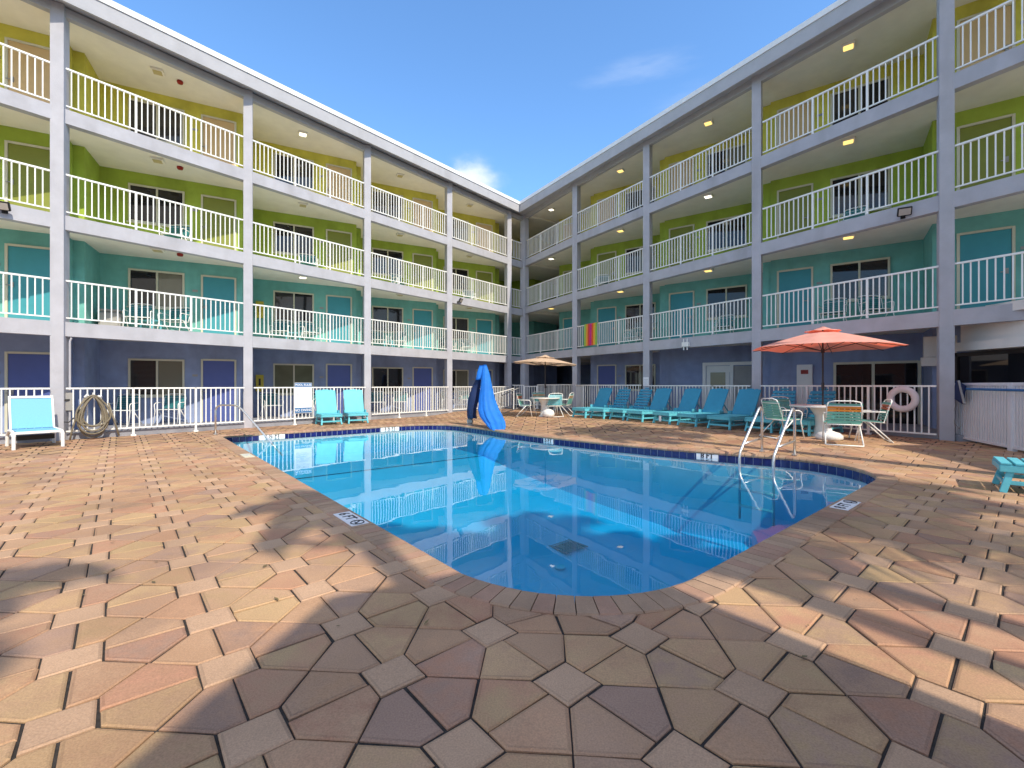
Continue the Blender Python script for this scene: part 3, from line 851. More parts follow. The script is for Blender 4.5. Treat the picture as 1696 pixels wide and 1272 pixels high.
# yellow extinguisher cabinets
mb = MB(); mb.box((0, .06, 0), (.26, .12, .62)); EC = mb.mesh('extinguisher_cabinet', M['yellow'], bevel=.006)
mb = MB(); mb.box((0, .124, .04), (.07, .006, .26)); ECW = mb.mesh('window', M['dark'])
def ext_cab(w, C, r, f, lab):
    ang = math.atan2(w.q.y, w.q.x)-math.pi/2
    o = link('extinguisher_cabinet', EC, None, wp(w, C, r, w.wall+.002, FLOOR[f]+1.28), ang); tag(o, lab, 'cabinet', 'yellow extinguisher cabinets'); link('cabinet_window', ECW, o)
for f in (1, 2, 3): ext_cab(Rw, R4, 3.62, f, 'yellow extinguisher cabinet on the %s wall near the thick right column' % storey[f])
for f in (0, 1): ext_cab(Lw, Lw.cols[4], 3.72, f, 'yellow extinguisher cabinet on the %s wall of the left wing' % storey[f])
# flood lights
def flood(p, face, label, tilt=.5):
    face = Vector(face).normalized(); ang = math.atan2(face.y, face.x)-math.pi/2
    t = thing('flood_light', label, 'flood light', p, ang, 'flood lights on the gallery beams')
    ax = (Vector((1, 0, 0)), Vector((0, math.cos(-tilt), math.sin(-tilt))), Vector((0, math.sin(tilt), math.cos(tilt))))
    mb = MB(); mb.box((0, .16, 0), (.27, .07, .2), ax); mb.build('lamp_housing', M['dark'], t, bevel=.01)
    mb = MB(); mb.box(Vector((0, .16, 0))+ax[1]*.037, (.22, .006, .15), ax); mb.build('lens', M['flood'], t)
    mb = MB(); mb.bar((0, 0, -.08), (0, .15, -.03), .03, .03); mb.box((0, .01, -.08), (.1, .02, .1)); mb.build('bracket', M['dark'], t)
flood(wp(Lw, Lw.cols[2], 1.02, .0, 0)*1+Vector((0, 0, 0)), Lw.q, 'x') if False else None
def on_beam(a, c, t, z, nn): p = a.lerp(c, t)+nn*.003; return Vector((p.x, p.y, z))
flood(on_beam(LC[1], LC[2], .80, 5.45, nl), (.5, -.85, 0), 'black flood light on the gallery beam at the far left')
flood(on_beam(LC[5], LC[6], .12, 5.36, nl), (.9, -.3, 0), 'small flood light on the beam above the blue pool lift')
flood(on_beam(R3, R4, .82, 5.43+.05, nrn), (-.5, -.85, 0), 'black flood light on the gallery beam left of the thick right column')
p = on_beam(rc[1], R3, .42, 2.80, nrn)
t = thing('emergency_light', 'white twin-lamp emergency light box on the beam above the loungers', 'emergency light', p, math.atan2(nrn.y, nrn.x)-math.pi/2)
mb = MB(); mb.box((0, .05, 0), (.28, .1, .16)); mb.build('lamp_housing', M['wplastic'], t, bevel=.01)
for x in (-.07, .07):
    mb = MB(); mb.tube([(x, .06, .06), (x, .06, .2)], .02, 8); mb.tube([(x, .06, -.06), (x, .06, -.2)], .02, 8); mb.build('lamp_head', M['wplastic'], t)
# small notice on the column behind the loungers
p = rc[1]+Rw.q*.05
t = thing('column_notice', 'small pale notice fixed to the column behind the solid-backed loungers', 'sign', (p.x, p.y, 1.5), math.atan2(Rw.q.y, Rw.q.x)-math.pi/2)
mb = MB(); mb.box((0, .006, 0), (.22, .012, .34)); mb.build('board', M['sign'], t)
mb = MB()
for k in range(5): mb.box((0, .0135, .08-.05*k), (.15-.03*(k % 2), .003, .014))
mb.build('printed_lines', M['inkgrey'], t)
# conduits, meter box and spigot beside the left column
a = LC[2]+Lw.r*-.19+Lw.q*-.12
t = thing('meter_box', 'grey meter box with conduit beside the leftmost white column', 'meter box', (a.x, a.y, 0), math.atan2(Lw.q.y, Lw.q.x)-math.pi/2)
mb = MB(); mb.box((0, 0, .95), (.13, .12, .45)); mb.build('box', M['greyplastic'], t, bevel=.008)
mb = MB(); mb.tube([(0, 0, 1.15), (0, 0, 2.45), (-.03, .0, 2.55)], .022, 8); mb.tube([(0, 0, .75), (0, .02, .05)], .022, 8); mb.build('conduit', M['grey'], t)
mb = MB(); mb.bar((-.02, .07, 1.0), (.15, .12, 1.0), .03, .03); mb.tube([(-.1, .09, .55), (-.02, .13, .44), (.1, .14, .46), (.16, .1, .6)], .012, 8); mb.build('hose_bib', M['dark'], t)
# ------------------------------------------------------------------ right side fences, gate, ramp rails
fence(rc[2]+RU*.16+nrn*.05, R4-RU*.16+nrn*.05, .12, 'white metal picket fence carrying the life ring', first=False, last=False, h=1.24, bottom=.1)
fence(rc[1]+RU*.16+nrn*.05, rc[2]-RU*.16+nrn*.05, .12, 'white metal picket fence in front of the white service door', first=False, last=False, h=1.24, bottom=.1)
kx = rc[0]+RU*1.1+nrn*.45
fence(rc[0]+RU*.16+nrn*.1, kx, .1, 'short white picket fence angled out beside the tan umbrella table', first=False, last=True, h=1.28, bottom=.1)
fence(kx, rc[1]-RU*.16+nrn*.12, .1, 'white picket fence behind the first three loungers', first=False, last=False, h=1.28, bottom=.1)
ga = F.lerp(rc[0], .30); 
fence(ga, rc[0]-RU*.16, .1, 'white picket fence in front of the dark breezeway under the tan umbrella', first=True, last=False, h=1.3)
gb = E_+LU*.16+nl*.1
gt = fence(gb, gb.lerp(ga, .45), .1, 'short white picket fence beside the pool gate', first=False, last=True, h=1.28)
fence(gb.lerp(ga, .49), ga-(ga-gb).normalized()*.05, .1, 'white pool gate standing left of the tan umbrella pole', first=True, last=True, h=1.22, name='pool_gate', group='pool gate')
# ramp rails in front of the gate
p0 = spot(858, 682); p1 = spot(829, 690)
t = thing('ramp_railing', 'grey metal ramp railing between the blue pool lift and the tan table', 'railing', (p1.x, p1.y, p1.z))
A = Vector((0, 0, 0)); Bv = Vector((p0.x-p1.x, p0.y-p1.y, .0)); Bv = Bv*1.0
d = Bv.normalized()
mb = MB(); mb.tube([A+Vector((0, 0, .0)), A+Vector((0, 0, .78)), A+Vector((0, 0, .84))+d*.06, Bv+Vector((0, 0, 1.12))], .022, 8); mb.tube([A+Vector((0, 0, .10)), Bv+Vector((0, 0, .2))], .018, 8)
mb.tube([A-d*.5+Vector((-.1, 0, .35)), A-d*.2+Vector((0, 0, .56)), A+Vector((0, 0, .5))], .02, 8); mb.build('handrail', M['greyplastic'], t)
bl = MB(); bl.tube([(0, 0, 0), (0, 0, .74)], .012, 6); bme = bl.mesh('baluster', M['greyplastic'])
nb = 9
for k in range(1, nb):
    q = A.lerp(Bv, k/nb); link('baluster', bme, t, (q.x, q.y, .1+.1*k/nb))
mb = MB(); q0 = Vector((p1.x-.75, p1.y+1.1, 0)); q1 = Vector((p0.x-.2, p0.y+1.5, 0))
t = thing('ramp_handrail', 'white sloping ramp handrail behind the blue pool lift', 'railing', (q0.x, q0.y, .05))
v = q1-q0
mb.tube([(0, 0, 0), (0, 0, .82), v+Vector((0, 0, 1.15)), v+Vector((0, 0, 0))], .024, 8); mb.build('handrail', M['white'], t)
bl = MB(); bl.tube([(0, 0, 0), (0, 0, .8)], .012, 6); bme = bl.mesh('baluster', M['white'])
for k in range(1, 10): q = v*(k/10); link('baluster', bme, t, (q.x, q.y, .06+.3*k/10))

# ------------------------------------------------------------------ furniture
def chaise(back, label, loc, rotz, group=None, m='turq', mb_='turq', up=62, SL=1.12):
    """deck chaise; foot end at the origin looks along +y... the body runs along -y"""
    t = thing('chaise_lounge', label, 'lounger', loc, rotz, group)
    Wd, h = .70, .36; BL = SL+.78 if SL > 1 else SL+.30; RL = BL-.18
    f = MB()
    for x in (-Wd/2+.02, Wd/2-.02): f.box((x, -BL/2, h-.055), (.04, BL, .09))
    f.box((0, -.02, h-.05), (Wd-.08, .04, .08)); f.box((0, -BL+.02, h-.05), (Wd-.08, .04, .08)); f.build('side_frame', M[m], t, bevel=.008)
    s = MB(); n = 9 if SL > 1 else 5
    for k in range(n):
        y = -.06-(SL-.1)*k/(n-1); s.box((0, y, h+.005), (Wd, .105, .024))
    s.build('seat', M[m], t, bevel=.006)
    a = R(up); bk = MB(); ax = (Vector((1, 0, 0)), Vector((0, -math.cos(a), math.sin(a))), Vector((0, math.sin(a), math.cos(a))))
    o = Vector((0, -SL-.03, h+.01))
    if back == 'slats':
        for k in range(7): bk.box(o+ax[1]*(.07+.115*k), (Wd-.04-.012*max(0, k-4)*2, .092, .022), ax)
        for x in (-.24, .24): bk.box(o+ax[1]*.42+Vector((x, 0, 0))-ax[2]*.03, (.05, .84, .03), ax)
        bk.box(o+ax[1]*.855, (.22, .05, .022), ax)
    else:
        bk.box(o+ax[1]*.42, (Wd-.02, .84, .035), ax); bk.box(o+ax[1]*.85, (.24, .04, .03), ax)
        for x in (-.2, .2): bk.box(o+ax[1]*.846+Vector((x, 0, 0)), (.1, .03, .028), ax)
    bk.build('backrest', M[mb_], t, bevel=.01)
    for sx_, y in ((-1, -.1), (1, -.1), (-1, -RL), (1, -RL)):
        l = MB(); x = sx_*(Wd/2-.045); kick = .07 if y > -.2 else -.07
        l.bar((x, y, h-.09), (x*1.1, y+kick, 0.0), .045, .07, (0, 1, 0)); l.build('leg', M[m], t, bevel=.006)
    st = MB(); st.box((0, -.05, .12), (Wd-.06, .03, .05))
    for x in (-1, 1): st.bar((x*(Wd/2-.03), -.06, .13), (x*(Wd/2-.03), -RL, .13), .03, .05)
    st.bar((-.18, -BL+.12, h-.03), o+ax[1]*.5+Vector((-.18, 0, -.03)), .03, .03); st.bar((.18, -BL+.12, h-.03), o+ax[1]*.5+Vector((.18, 0, -.03)), .03, .03)
    st.build('stretcher', M[m], t, bevel=.004)
    for x in (-1, 1):
        ar = MB(); ar.box((x*(Wd/2+.02), -SL-.0, h+.06), (.04, .20, .1)); ar.build('armrest', M[m], t, bevel=.008)
    return t
def face_rot(dx, dy): return math.atan2(dy, dx)-math.pi/2   # local +y looks along (dx, dy)
grp = 'turquoise loungers lined up along the fence'
feet = [(958, 692, 's'), (988, 693.5, 'l'), (1020, 695.5, 'l'), (1050, 698.5, 's'), (1094, 702, 's'), (1136, 706, 's'), (1189, 711, 's'), (1255, 716, 'l'), (1315, 721, 'l')]
lab = ['solid-backed turquoise lounger nearest the tan umbrella table', 'slat-backed turquoise lounger just right of the first solid-backed one',
       'slat-backed turquoise lounger left of the column with the small notice', 'solid-backed turquoise lounger beside the column with the small notice',
       'turquoise lounger with a small white tag on its foot frame', 'solid-backed turquoise lounger left of the white service door',
       'solid-backed turquoise lounger in front of the service door, next to the slatted pair', 'slat-backed turquoise lounger behind the left ladder rail',
       'slat-backed turquoise lounger right behind the patio table with the red umbrella']
protos = {}
for (px, py, kd), lb in zip(feet, lab):
    p = spot(px, py); jit = rnd.uniform(-.05, .05)
    d = Vector((-.846+jit, -.533-jit)).normalized()
    if kd not in protos:
        protos[kd] = chaise('solid' if kd == 's' else 'slats', lb, p, face_rot(d.x, d.y), grp, 'turq', 'turq_shaded')
    else: dup(protos[kd], p, face_rot(d.x, d.y), lb, grp)
    if 'white tag' in lb:
        q = p+Vector((.02, -.0, .17)); mb = MB(); tg = thing('paper_tag', 'small white paper tag on the foot of a turquoise lounger', 'tag', q, face_rot(d.x, d.y)); mb.box((.0, .05, 0), (.09, .006, .18)); mb.build('card', M['sign'], tg)
p = spot(550, 704); c1 = chaise('solid', 'left one of the two turquoise chairs by the pool rules sign', p, face_rot(.62, -.78), 'pair of turquoise chairs by the sign', 'turq', 'turq', 74, SL=.52)
p = spot(594, 701.5); dup(c1, p, face_rot(.55, -.83), 'right one of the two turquoise chairs, standing against the white column', 'pair of turquoise chairs by the sign')
p = spot(1648, 809); dup(protos['l'], p+Vector((.06, .05, 0)), face_rot(-.75, .66), 'turquoise lounger cut off by the right edge of the photo', None)

# white sling lounger at the far left
p = spot(64, 742)
t = thing('sling_lounger', 'white resin lounger with sky blue sling beside the leftmost column', 'lounger', p, face_rot(.80, -.60))
Wd = .74
mb = MB()
for x in (-Wd/2, Wd/2):
    mb.tube([(x, .05, 0), (x, .04, .28), (x*.98, -.02, .345), (x*.96, -.4, .36), (x*.96, -.75, .36)], .032, 10)
    mb.tube([(x, -1.0, 0), (x, -.95, .25), (x*.96, -.8, .36)], .032, 10)
mb.box((0, -.01, .345), (Wd-.04, .07, .05)); mb.build('frame', M['wplastic'], t, smooth=False)
mb = MB(); mb.box((0, -.42, .372), (Wd-.1, .76, .015)); mb.build('seat', M['sling'], t)
a = R(72); U = Vector((0, -math.cos(a), math.sin(a))); o = Vector((0, -.78, .38)); N = Vector((0, math.sin(a), math.cos(a)))
mb = MB(); mb.box(o+U*.36, (Wd-.1, .70, .016), (Vector((1, 0, 0)), U, N)); mb.build('backrest', M['sling'], t)
mb = MB()
for x in (-Wd/2+.03, Wd/2-.03): mb.bar(o+Vector((x, 0, 0)), o+U*.74+Vector((x, 0, 0)), .035, .05, N)
mb.bar(o+U*.74+Vector((-Wd/2+.012, 0, 0)), o+U*.74+Vector((Wd/2-.012, 0, 0)), .05, .05, N); mb.build('back_frame', M['wplastic'], t)
mb = MB(); mb.box((0, -.6, .2), (Wd-.12, .3, .10)); mb.build('undertray', M['dark'], t)

# strap chair
def strap_chair(label, loc, rotz, group=None, straps=None, back_hi='strap_o'):
    t = thing('strap_chair', label, 'chair', loc, rotz, group)
    w = .295; f = MB()
    def loop(pts, r=.0135): f.tube(pts, r, 8)
    for s in (-1, 1):
        x = s*w
        # back upright running into the seat rail, then the arm with its front leg
        loop([(x*.9, -.35, .90), (x, -.31, .80), (x, -.21, .43), (x, .2, .45)])
        loop([(x*1.06, -.24, .66), (x*1.08, -.1, .66), (x*1.08, .17, .655), (x*1.08, .235, .62), (x*1.08, .25, .57), (x*1.06, .22, .40), (x*1.08, .30, 0.015)])
        loop([(x, .05, .44), (x*1.08, -.36, .015)])
    loop([(-w*.9, -.35, .90), (-w*.5, -.36, .925), (w*.5, -.36, .925), (w*.9, -.35, .90)])
    loop([(-w, .2, .45), (w, .2, .45)]); loop([(-w, -.22, .43), (w, -.22, .43)]); loop([(-w*1.08, -.36, .015), (w*1.08, -.36, .015)]); loop([(-w, -.32, .82), (w, -.32, .82)], .009)
    f.build('frame', M['white'], t, smooth=True)
    s1 = MB()
    for k in range(7): y = -.17+.058*k; s1.box((0, y, .445+.003*k), (2*w+.03, .05, .012))
    s1.build('seat_straps', M[straps or 'strap'], t)
    b1 = MB(); b2 = MB()
    for k in range(7):
        u = k/6; y = -.235-.085*u*1.0; z = .50+.345*u; ax = (Vector((1, 0, 0)), Vector((0, -.22, .975)), Vector((0, .975, .22)))
        (b2 if k in (4, 5) else b1).box((0, y, z), (2*w+.03, .046, .012), ax)
    b1.build('back_straps', M[straps or 'strap'], t); b2.build('back_bands', M[back_hi], t)
    return t
tb = Vector((7.55, 11.0, zg(7.55, 11.0)))
def gz(x, y): return Vector((x, y, zg(x, y)))
g2 = 'strap chairs round the red umbrella table'
ca = strap_chair('seafoam strap chair with orange bands, seen from behind right of the ladder', gz(7.0, 9.6), face_rot(.5, .86), g2)
cr = strap_chair('strap chair with rust-red bands beside the life ring', gz(7.95, 10.1), face_rot(-.88, .45), g2, 'strap', 'strap_r')
cl = strap_chair('plain seafoam strap chair on the left side of the white patio table', gz(6.42, 10.75), face_rot(.95, .1), g2, 'strap', 'strap')
dup(cl, gz(7.35, 12.0), face_rot(.2, -.97), 'plain strap chair tucked in behind the white patio table', g2)
# upper and ground gallery chairs: plain deep teal straps
def rel(w, C, f, r, q): return wp(w, C, r, q, FLOOR[f])
gch = strap_chair('left teal strap chair on the second-floor turquoise left-wing gallery, over the hose', rel(Lw, LC[3], 1, 2.85, -.55), face_rot(Lw.q.x, Lw.q.y), 'teal strap chairs on the galleries', 'strap_t', 'strap_t')
nbay = {2: 'over the hose', 3: 'over the turquoise chairs', 4: 'right of the turquoise chairs', 5: 'over the pool lift'}
for k in (2, 3, 4, 5):
    for (f, r, side) in ((0, 3.2, 'left'), (0, 2.2, 'right'), (1, 3.1, 'left'), (1, 2.1, 'right'), (2, 2.1, 'single')):
        if (k, f, side) == (2, 1, 'left'): continue
        C = LC[k+1]; a = face_rot(Lw.q.x+rnd.uniform(-.4, .4), Lw.q.y+rnd.uniform(-.3, .3))
        dup(gch, rel(Lw, C, f, r+rnd.uniform(-.12, .12), -.75), a, '%s teal strap chair on the %s left-wing gallery, %s' % (side, storey[f], nbay[k]), 'teal strap chairs on the galleries')
for (k, f, r, s) in ((1, 1, 2.9, 'right'), (1, 1, 1.9, 'left'), (2, 1, 2.6, 'single'), (3, 1, 2.5, 'single'), (3, 2, 1.0, 'single'), (1, 2, 2.4, 'single')):
    dup(gch, rel(Rw, Rw.cols[k+1], f, r, -.8), face_rot(Rw.q.x+rnd.uniform(-.4, .4), Rw.q.y), '%s teal strap chair on the %s gallery, %s' % (s, storey[f], rbay[k]), 'teal strap chairs on the galleries')
# small turquoise side tables between the chairs
sm = MB(); sm.box((0, 0, .40), (.42, .42, .03)); SMT = sm.mesh('top', M['strap_b'], bevel=.008)
sm = MB(); sm.box((0, 0, 0), (.035, .035, .385)); SML = sm.mesh('leg', M['strap_b'])
for k in (2, 3, 4):
    for f in (1,):
        t = thing('side_table', 'small turquoise side table on the second-floor left gallery, %s' % nbay[k], 'side table', rel(Lw, LC[k+1], f, 2.6, -.7), 0, 'gallery side tables')
        link('top', SMT, t)
        for x in (-.17, .17):
            for y in (-.17, .17): link('leg', SML, t, (x, y, .193))
t = thing('storage_bin', 'grey rounded storage bin on the turquoise balcony above the hose', 'bin', rel(Lw, LC[3], 1, 3.55, -.75), face_rot(Lw.q.x, Lw.q.y))
mb = MB(); mb.box((0, 0, .30), (.5, .4, .6)); mb.build('body', M['greyplastic'], t, bevel=.05); mb = MB(); mb.box((0, 0, .635), (.54, .44, .06)); mb.build('lid', M['greyplastic'], t, bevel=.02)
# round tables
def table(name, label, p, r, pole=True):
    t = thing(name, label, 'table', p)
    mb = MB(); mb.lathe([(r-.03, .715), (r, .72), (r, .75), (r-.02, .755)], n=40); mb.build('tabletop', M['wplastic'], t, smooth=False)
    mb = MB(); mb.lathe([(.26, 0), (.27, .03), (.2, .06), (.16, .3), (.17, .5), (.28, .7), (.3, .714)], n=28); mb.build('pedestal', M['wplastic'], t, smooth=True)
    return t
def umbrella(label, p, r, he, ha, m, n=8, pole='bronze', rot=.2, tilt=0.0):
    t = thing('patio_umbrella', label, 'umbrella', p)
    mb = MB(); rings = 7; sub = 6
    prof = []
    for k in range(rings+1):
        u = k/rings; row = []
        for j in range(n*sub):
            a = rot+2*math.pi*j/(n*sub); ph = (j % sub)/sub; rib = abs(2*ph-1)   # 1 at ribs
            rr = .16+(r-.16)*u; ch = math.cos(math.pi/n)/math.cos((ph-.5)*2*math.pi/n)
            rr2 = rr*(ch*(1-.02*u*(1-rib)))
            z = ha-.12-(ha-.12-he)*(u**1.12)-.035*u*(1-rib**2)*math.sin(math.pi*min(1, u*.9))+.03*(1-rib)*u**6
            row.append((rr2*math.cos(a), rr2*math.sin(a), z+rr2*math.cos(a)*tilt))
        prof.append(row)
    i0 = len(mb.v); m_ = n*sub
    for row in prof: mb.v += row
    for k in range(rings):
        for j in range(m_): j2 = (j+1) % m_; mb.f.append((i0+k*m_+j, i0+k*m_+j2, i0+(k+1)*m_+j2, i0+(k+1)*m_+j))
    mb.build('canopy', m, t, smooth=True)
    mb = MB(); i0 = 0
    for u, z in ((.03, ha), (.2, ha-.075), (.38, ha-.125)):
        for j in range(16): a = rot+2*math.pi*j/16; mb.v.append((u*math.cos(a), u*math.sin(a), z+u*math.cos(a)*tilt+(.02 if (j % 2 and u > .3) else 0)))
    for k in range(2):
        for j in range(16): j2 = (j+1) % 16; mb.f.append((k*16+j, k*16+j2, (k+1)*16+j2, (k+1)*16+j))
    mb.f.append(tuple(range(16))); mb.build('vent_cap', m, t, smooth=True)
    mb = MB(); mb.tube([(0, 0, .0), (0, 0, ha-.05)], .019, 12); mb.tube([(0, 0, 1.12), (0, 0, 1.30)], .032, 12); mb.tube([(0, 0, 1.2), (.06, 0, 1.2), (.06, 0, 1.13)], .01, 6); mb.tube([(0, 0, he-.12), (0, 0, he-.02)], .04, 10); mb.build('pole', M[pole], t)
    for k in range(n):
        a = rot+2*math.pi*k/n; c, s = math.cos(a), math.sin(a); rb = MB()
        zt = lambda rr, z: z+rr*c*tilt
        rb.tube([(c*.03, s*.03, ha-.19), (c*r*.5, s*r*.5, zt(r*.5, ha-.20-(ha-.12-he)*.46)), (c*(r-.04), s*(r-.04), zt(r-.04, he-.03))], .008, 5)
        rb.tube([(c*.04, s*.04, he-.06), (c*r*.5, s*r*.5, zt(r*.5, ha-.22-(ha-.12-he)*.46))], .008, 5); rb.build('rib', M['bronze'], t)
    return t
table('patio_table', 'round white patio table under the red umbrella', tb, .70)
umbrella('faded coral red patio umbrella above the white table and strap chairs', tb, 1.58, 2.14, 2.66, M['canopy_red'], rot=.05, tilt=-.012)
t = thing('umbrella_base', 'white plastic umbrella base on the deck under the red umbrella table', 'umbrella base', gz(7.25, 10.35))
mb = MB(); mb.lathe([(.24, 0), (.27, .03), (.27, .1), (.2, .16), (.06, .2), (.05, .25)], n=28); mb.build('weight', M['wplastic'], t, smooth=True)
t2 = spot(903, 690)
table('patio_table', 'round white patio table under the tan umbrella', t2, .6)
umbrella('tan patio umbrella in front of the dark breezeway', t2, 1.33, 2.08, 2.44, M['canopy_tan'], rot=.3, pole='bronze', tilt=-.05)
t = thing('umbrella_base', 'white round umbrella weight on the deck under the tan umbrella table', 'umbrella base', t2+Vector((.1, -.35, 0)))
mb = MB(); mb.lathe([(.16, 0), (.22, .05), (.24, .14), (.2, .25), (.1, .31), (.03, .32)], n=24); mb.build('weight', M['wplastic'], t, smooth=True)
g3 = 'strap chairs round the tan umbrella table'
c2 = strap_chair('rust-banded strap chair on the left side of the tan umbrella table', spot(873, 690), face_rot(.85, -.3), g3, 'strap', 'strap_r')
cb = strap_chair('sky blue strap chair turned away in front of the tan umbrella table', spot(915, 690), face_rot(-.3, .95), g3, 'strap_b', 'strap_b')
ct = strap_chair('tan-banded strap chair at the right of the tan umbrella table', spot(934, 688), face_rot(-.9, .4), g3, 'strap', 'strap_tan')
dup(ct, spot(894, 681), face_rot(.1, -1), 'tan-banded strap chair behind the tan umbrella table', g3)

# ------------------------------------------------------------------ pool fittings
# grab rail at the shallow corner
p = spot(357, 720); q = spot(448, 733, -.125)
t = thing('pool_handrail', 'steel handrail running down into the shallow corner of the pool', 'handrail', (p.x, p.y, 0))
d = Vector((q.x-p.x, q.y-p.y, 0))
mb = MB(); mb.tube([(0, 0, 0), (0, 0, .66), d*.015+Vector((0, 0, .74)), d*.05+Vector((0, 0, .79)), d*.11+Vector((0, 0, .82)), d*.36+Vector((0, 0, .82)), d*.43+Vector((0, 0, .79)), d*.49+Vector((0, 0, .72)), d*1.0+Vector((0, 0, -.11)), d*1.2+Vector((0, 0, -.44))], .024, 12); mb.build('rail', M['steel'], t, smooth=True)
mb = MB(); mb.lathe([(.05, .0), (.05, .02), (.027, .03)], n=16); mb.build('base_flange', M['steel'], t)
# ladder
fl = spot(1262, 748, .01); fr_ = spot(1316, 754, .01)
t = thing('pool_ladder', 'steel pool ladder at the deep end with two tall rails', 'ladder', (fl.x, fl.y, 0))
ofs = Vector((fr_.x-fl.x, fr_.y-fl.y, 0)); mv = Vector((-E2.x, -E2.y, 0))
for o_ in (Vector((0, 0, 0)), ofs):
    mb = MB(); P = lambda s, z: o_+mv*s+Vector((0, 0, z))
    mb.tube([P(0, .0), P(0, .80), P(.02, .87), P(.07, .91), P(.13, .90), P(.18, .86), P(.9, .20), P(1.0, .10), P(1.03, -.02), P(1.03, -1.15)], .0245, 12)
    mb.tube([P(0, .28), P(.88, .24)], .02, 10); mb.build('rail', M['steel'], t, smooth=True)
    mb = MB(); mb.lathe([(.055, .012), (.055, .03), (.028, .04)], c=tuple(o_), n=16); mb.build('base_flange', M['steel'], t)
for z in (-.32, -.6, -.9):
    mb = MB(); mb.bar(mv*1.03+Vector((0, 0, z)), ofs+mv*1.03+Vector((0, 0, z)), .1, .03); mb.build('step', M['wplastic'], t, bevel=.008)
# depth markers on the tile band and on the coping
def tile_marker(px, py, words, label, wd=.50):
    w0 = spot(px, py, -.09); e = to_e(Vector((w0.x, w0.y))); dd, bi = rim_dist(e)
    n = RIMN[bi]; c = RIM[bi]-n*.012; o = W(c, -.105); nn = -(E1*n.x+E2*n.y); nv = Vector((nn.x, nn.y, 0)); xv = Vector((0, 0, 1)).cross(nv)
    t = thing('depth_marker', label, 'depth marker', o, 0, 'pool depth markers')
    mb = MB(); mb.box((0, 0, 0), (wd, .01, .15), (xv, nv, Vector((0, 0, 1)))); mb.build('tile', M['sign'], t)
    put_text(words, .135, M['ink'], 'lettering', t, frame(o+nv*.0065+Vector((0, 0, .012)), xv, (0, 0, 1)), .004)
tile_marker(452, 722, '3 \u00bd FT', 'white 3 1/2 FT depth marker in the tile beside the steel handrail', .66)
tile_marker(652, 711, '3 \u00bd FT', 'white 3 1/2 FT depth marker in the tile left of the pool lift', .66)
tile_marker(914, 729, '5 FT', 'white 5 FT depth marker in the tile right of the pool lift', .34)
tile_marker(1163, 757, '8 FT', 'white 8 FT depth marker in the tile left of the ladder', .42)
def deck_marker(e, n, words, label, nodive=True):
    o = W(Vector(e), .0145); out = W(Vector(n)); out.z = 0; out.normalize()
    # the words are read standing in front of the pool, looking across the coping
    t = thing('depth_marker', label, 'depth marker', o, 0, 'pool depth markers')
    xv = Vector((0, 0, 1)).cross(out); yv = Vector((0, 0, 1)).cross(xv)
    mb = MB(); mb.box((0, 0, 0), (.52, .17, .006), (xv, yv, Vector((0, 0, 1)))); mb.build('tile', M['sign' if nodive else 'trim'], t)
    put_text(words, .15, M['ink' if nodive else 'inkgrey'], 'lettering', t, frame(o+Vector((0, 0, .0035))-xv*.09, xv, yv), .003, .001)
    if nodive:
        mb = MB(); cc = xv*.18+Vector((0, 0, .004)); pts = [cc+xv*(.062*math.cos(2*math.pi*k/20))+yv*(.062*math.sin(2*math.pi*k/20)) for k in range(20)]
        mb.tube(pts, .006, 5, closed=True); mb.bar(cc-xv*.045+yv*.045, cc+xv*.045-yv*.045, .012, .004); mb.bar(cc-xv*.03-yv*.015, cc+xv*.03-yv*.015, .012, .003); mb.build('no_diving_symbol', M['ink'], t)
deck_marker((-4.55, low-.11), (0, -1), '6 FT', 'white 6 FT coping tile with no-diving symbol on the left pool edge')
deck_marker((-9.9, low-.11), (0, -1), '3 \u00bd', 'faded white coping marker on the far part of the left pool edge', False)
deck_marker((near+.11, 6.15), (1, 0), '8 FT', 'white 8 FT coping tile with no-diving symbol on the near right edge')
# break line, drain, lamp niche and step treads on the pool floor
b = MB(); z = floor_z(-11.5)+.006; l0, h0 = span(-11.5)
b.face([W((-11.525, l0), z), W((-11.475, l0), z), W((-11.475, h0), z), W((-11.525, h0), z)]); struct(b.build('pool_break_line', M['navy']))
dp = W((-5.8, 6.2), floor_z(-5.8)+.02)
t = thing('pool_drain', 'square grey main drain grate on the deep pool floor', 'drain', dp, math.atan2(E1.y, E1.x))
mb = MB()
for k in range(9): mb.box((-.24+.06*k, 0, 0), (.03, .5, .02))
mb.box((0, .26, 0), (.56, .03, .02)); mb.box((0, -.26, 0), (.56, .03, .02)); mb.build('grate', M['greyplastic'], t)
mb = MB(); mb.lathe([(.09, 0), (.085, .02), (.03, .025)], n=20); fo = mb.build('drain_cover', M['wplastic']); fo.location = W((-5.3, 5.5), floor_z(-5.3)+.02)
tag(fo, 'small round white suction cover on the deep pool floor', 'drain cover')
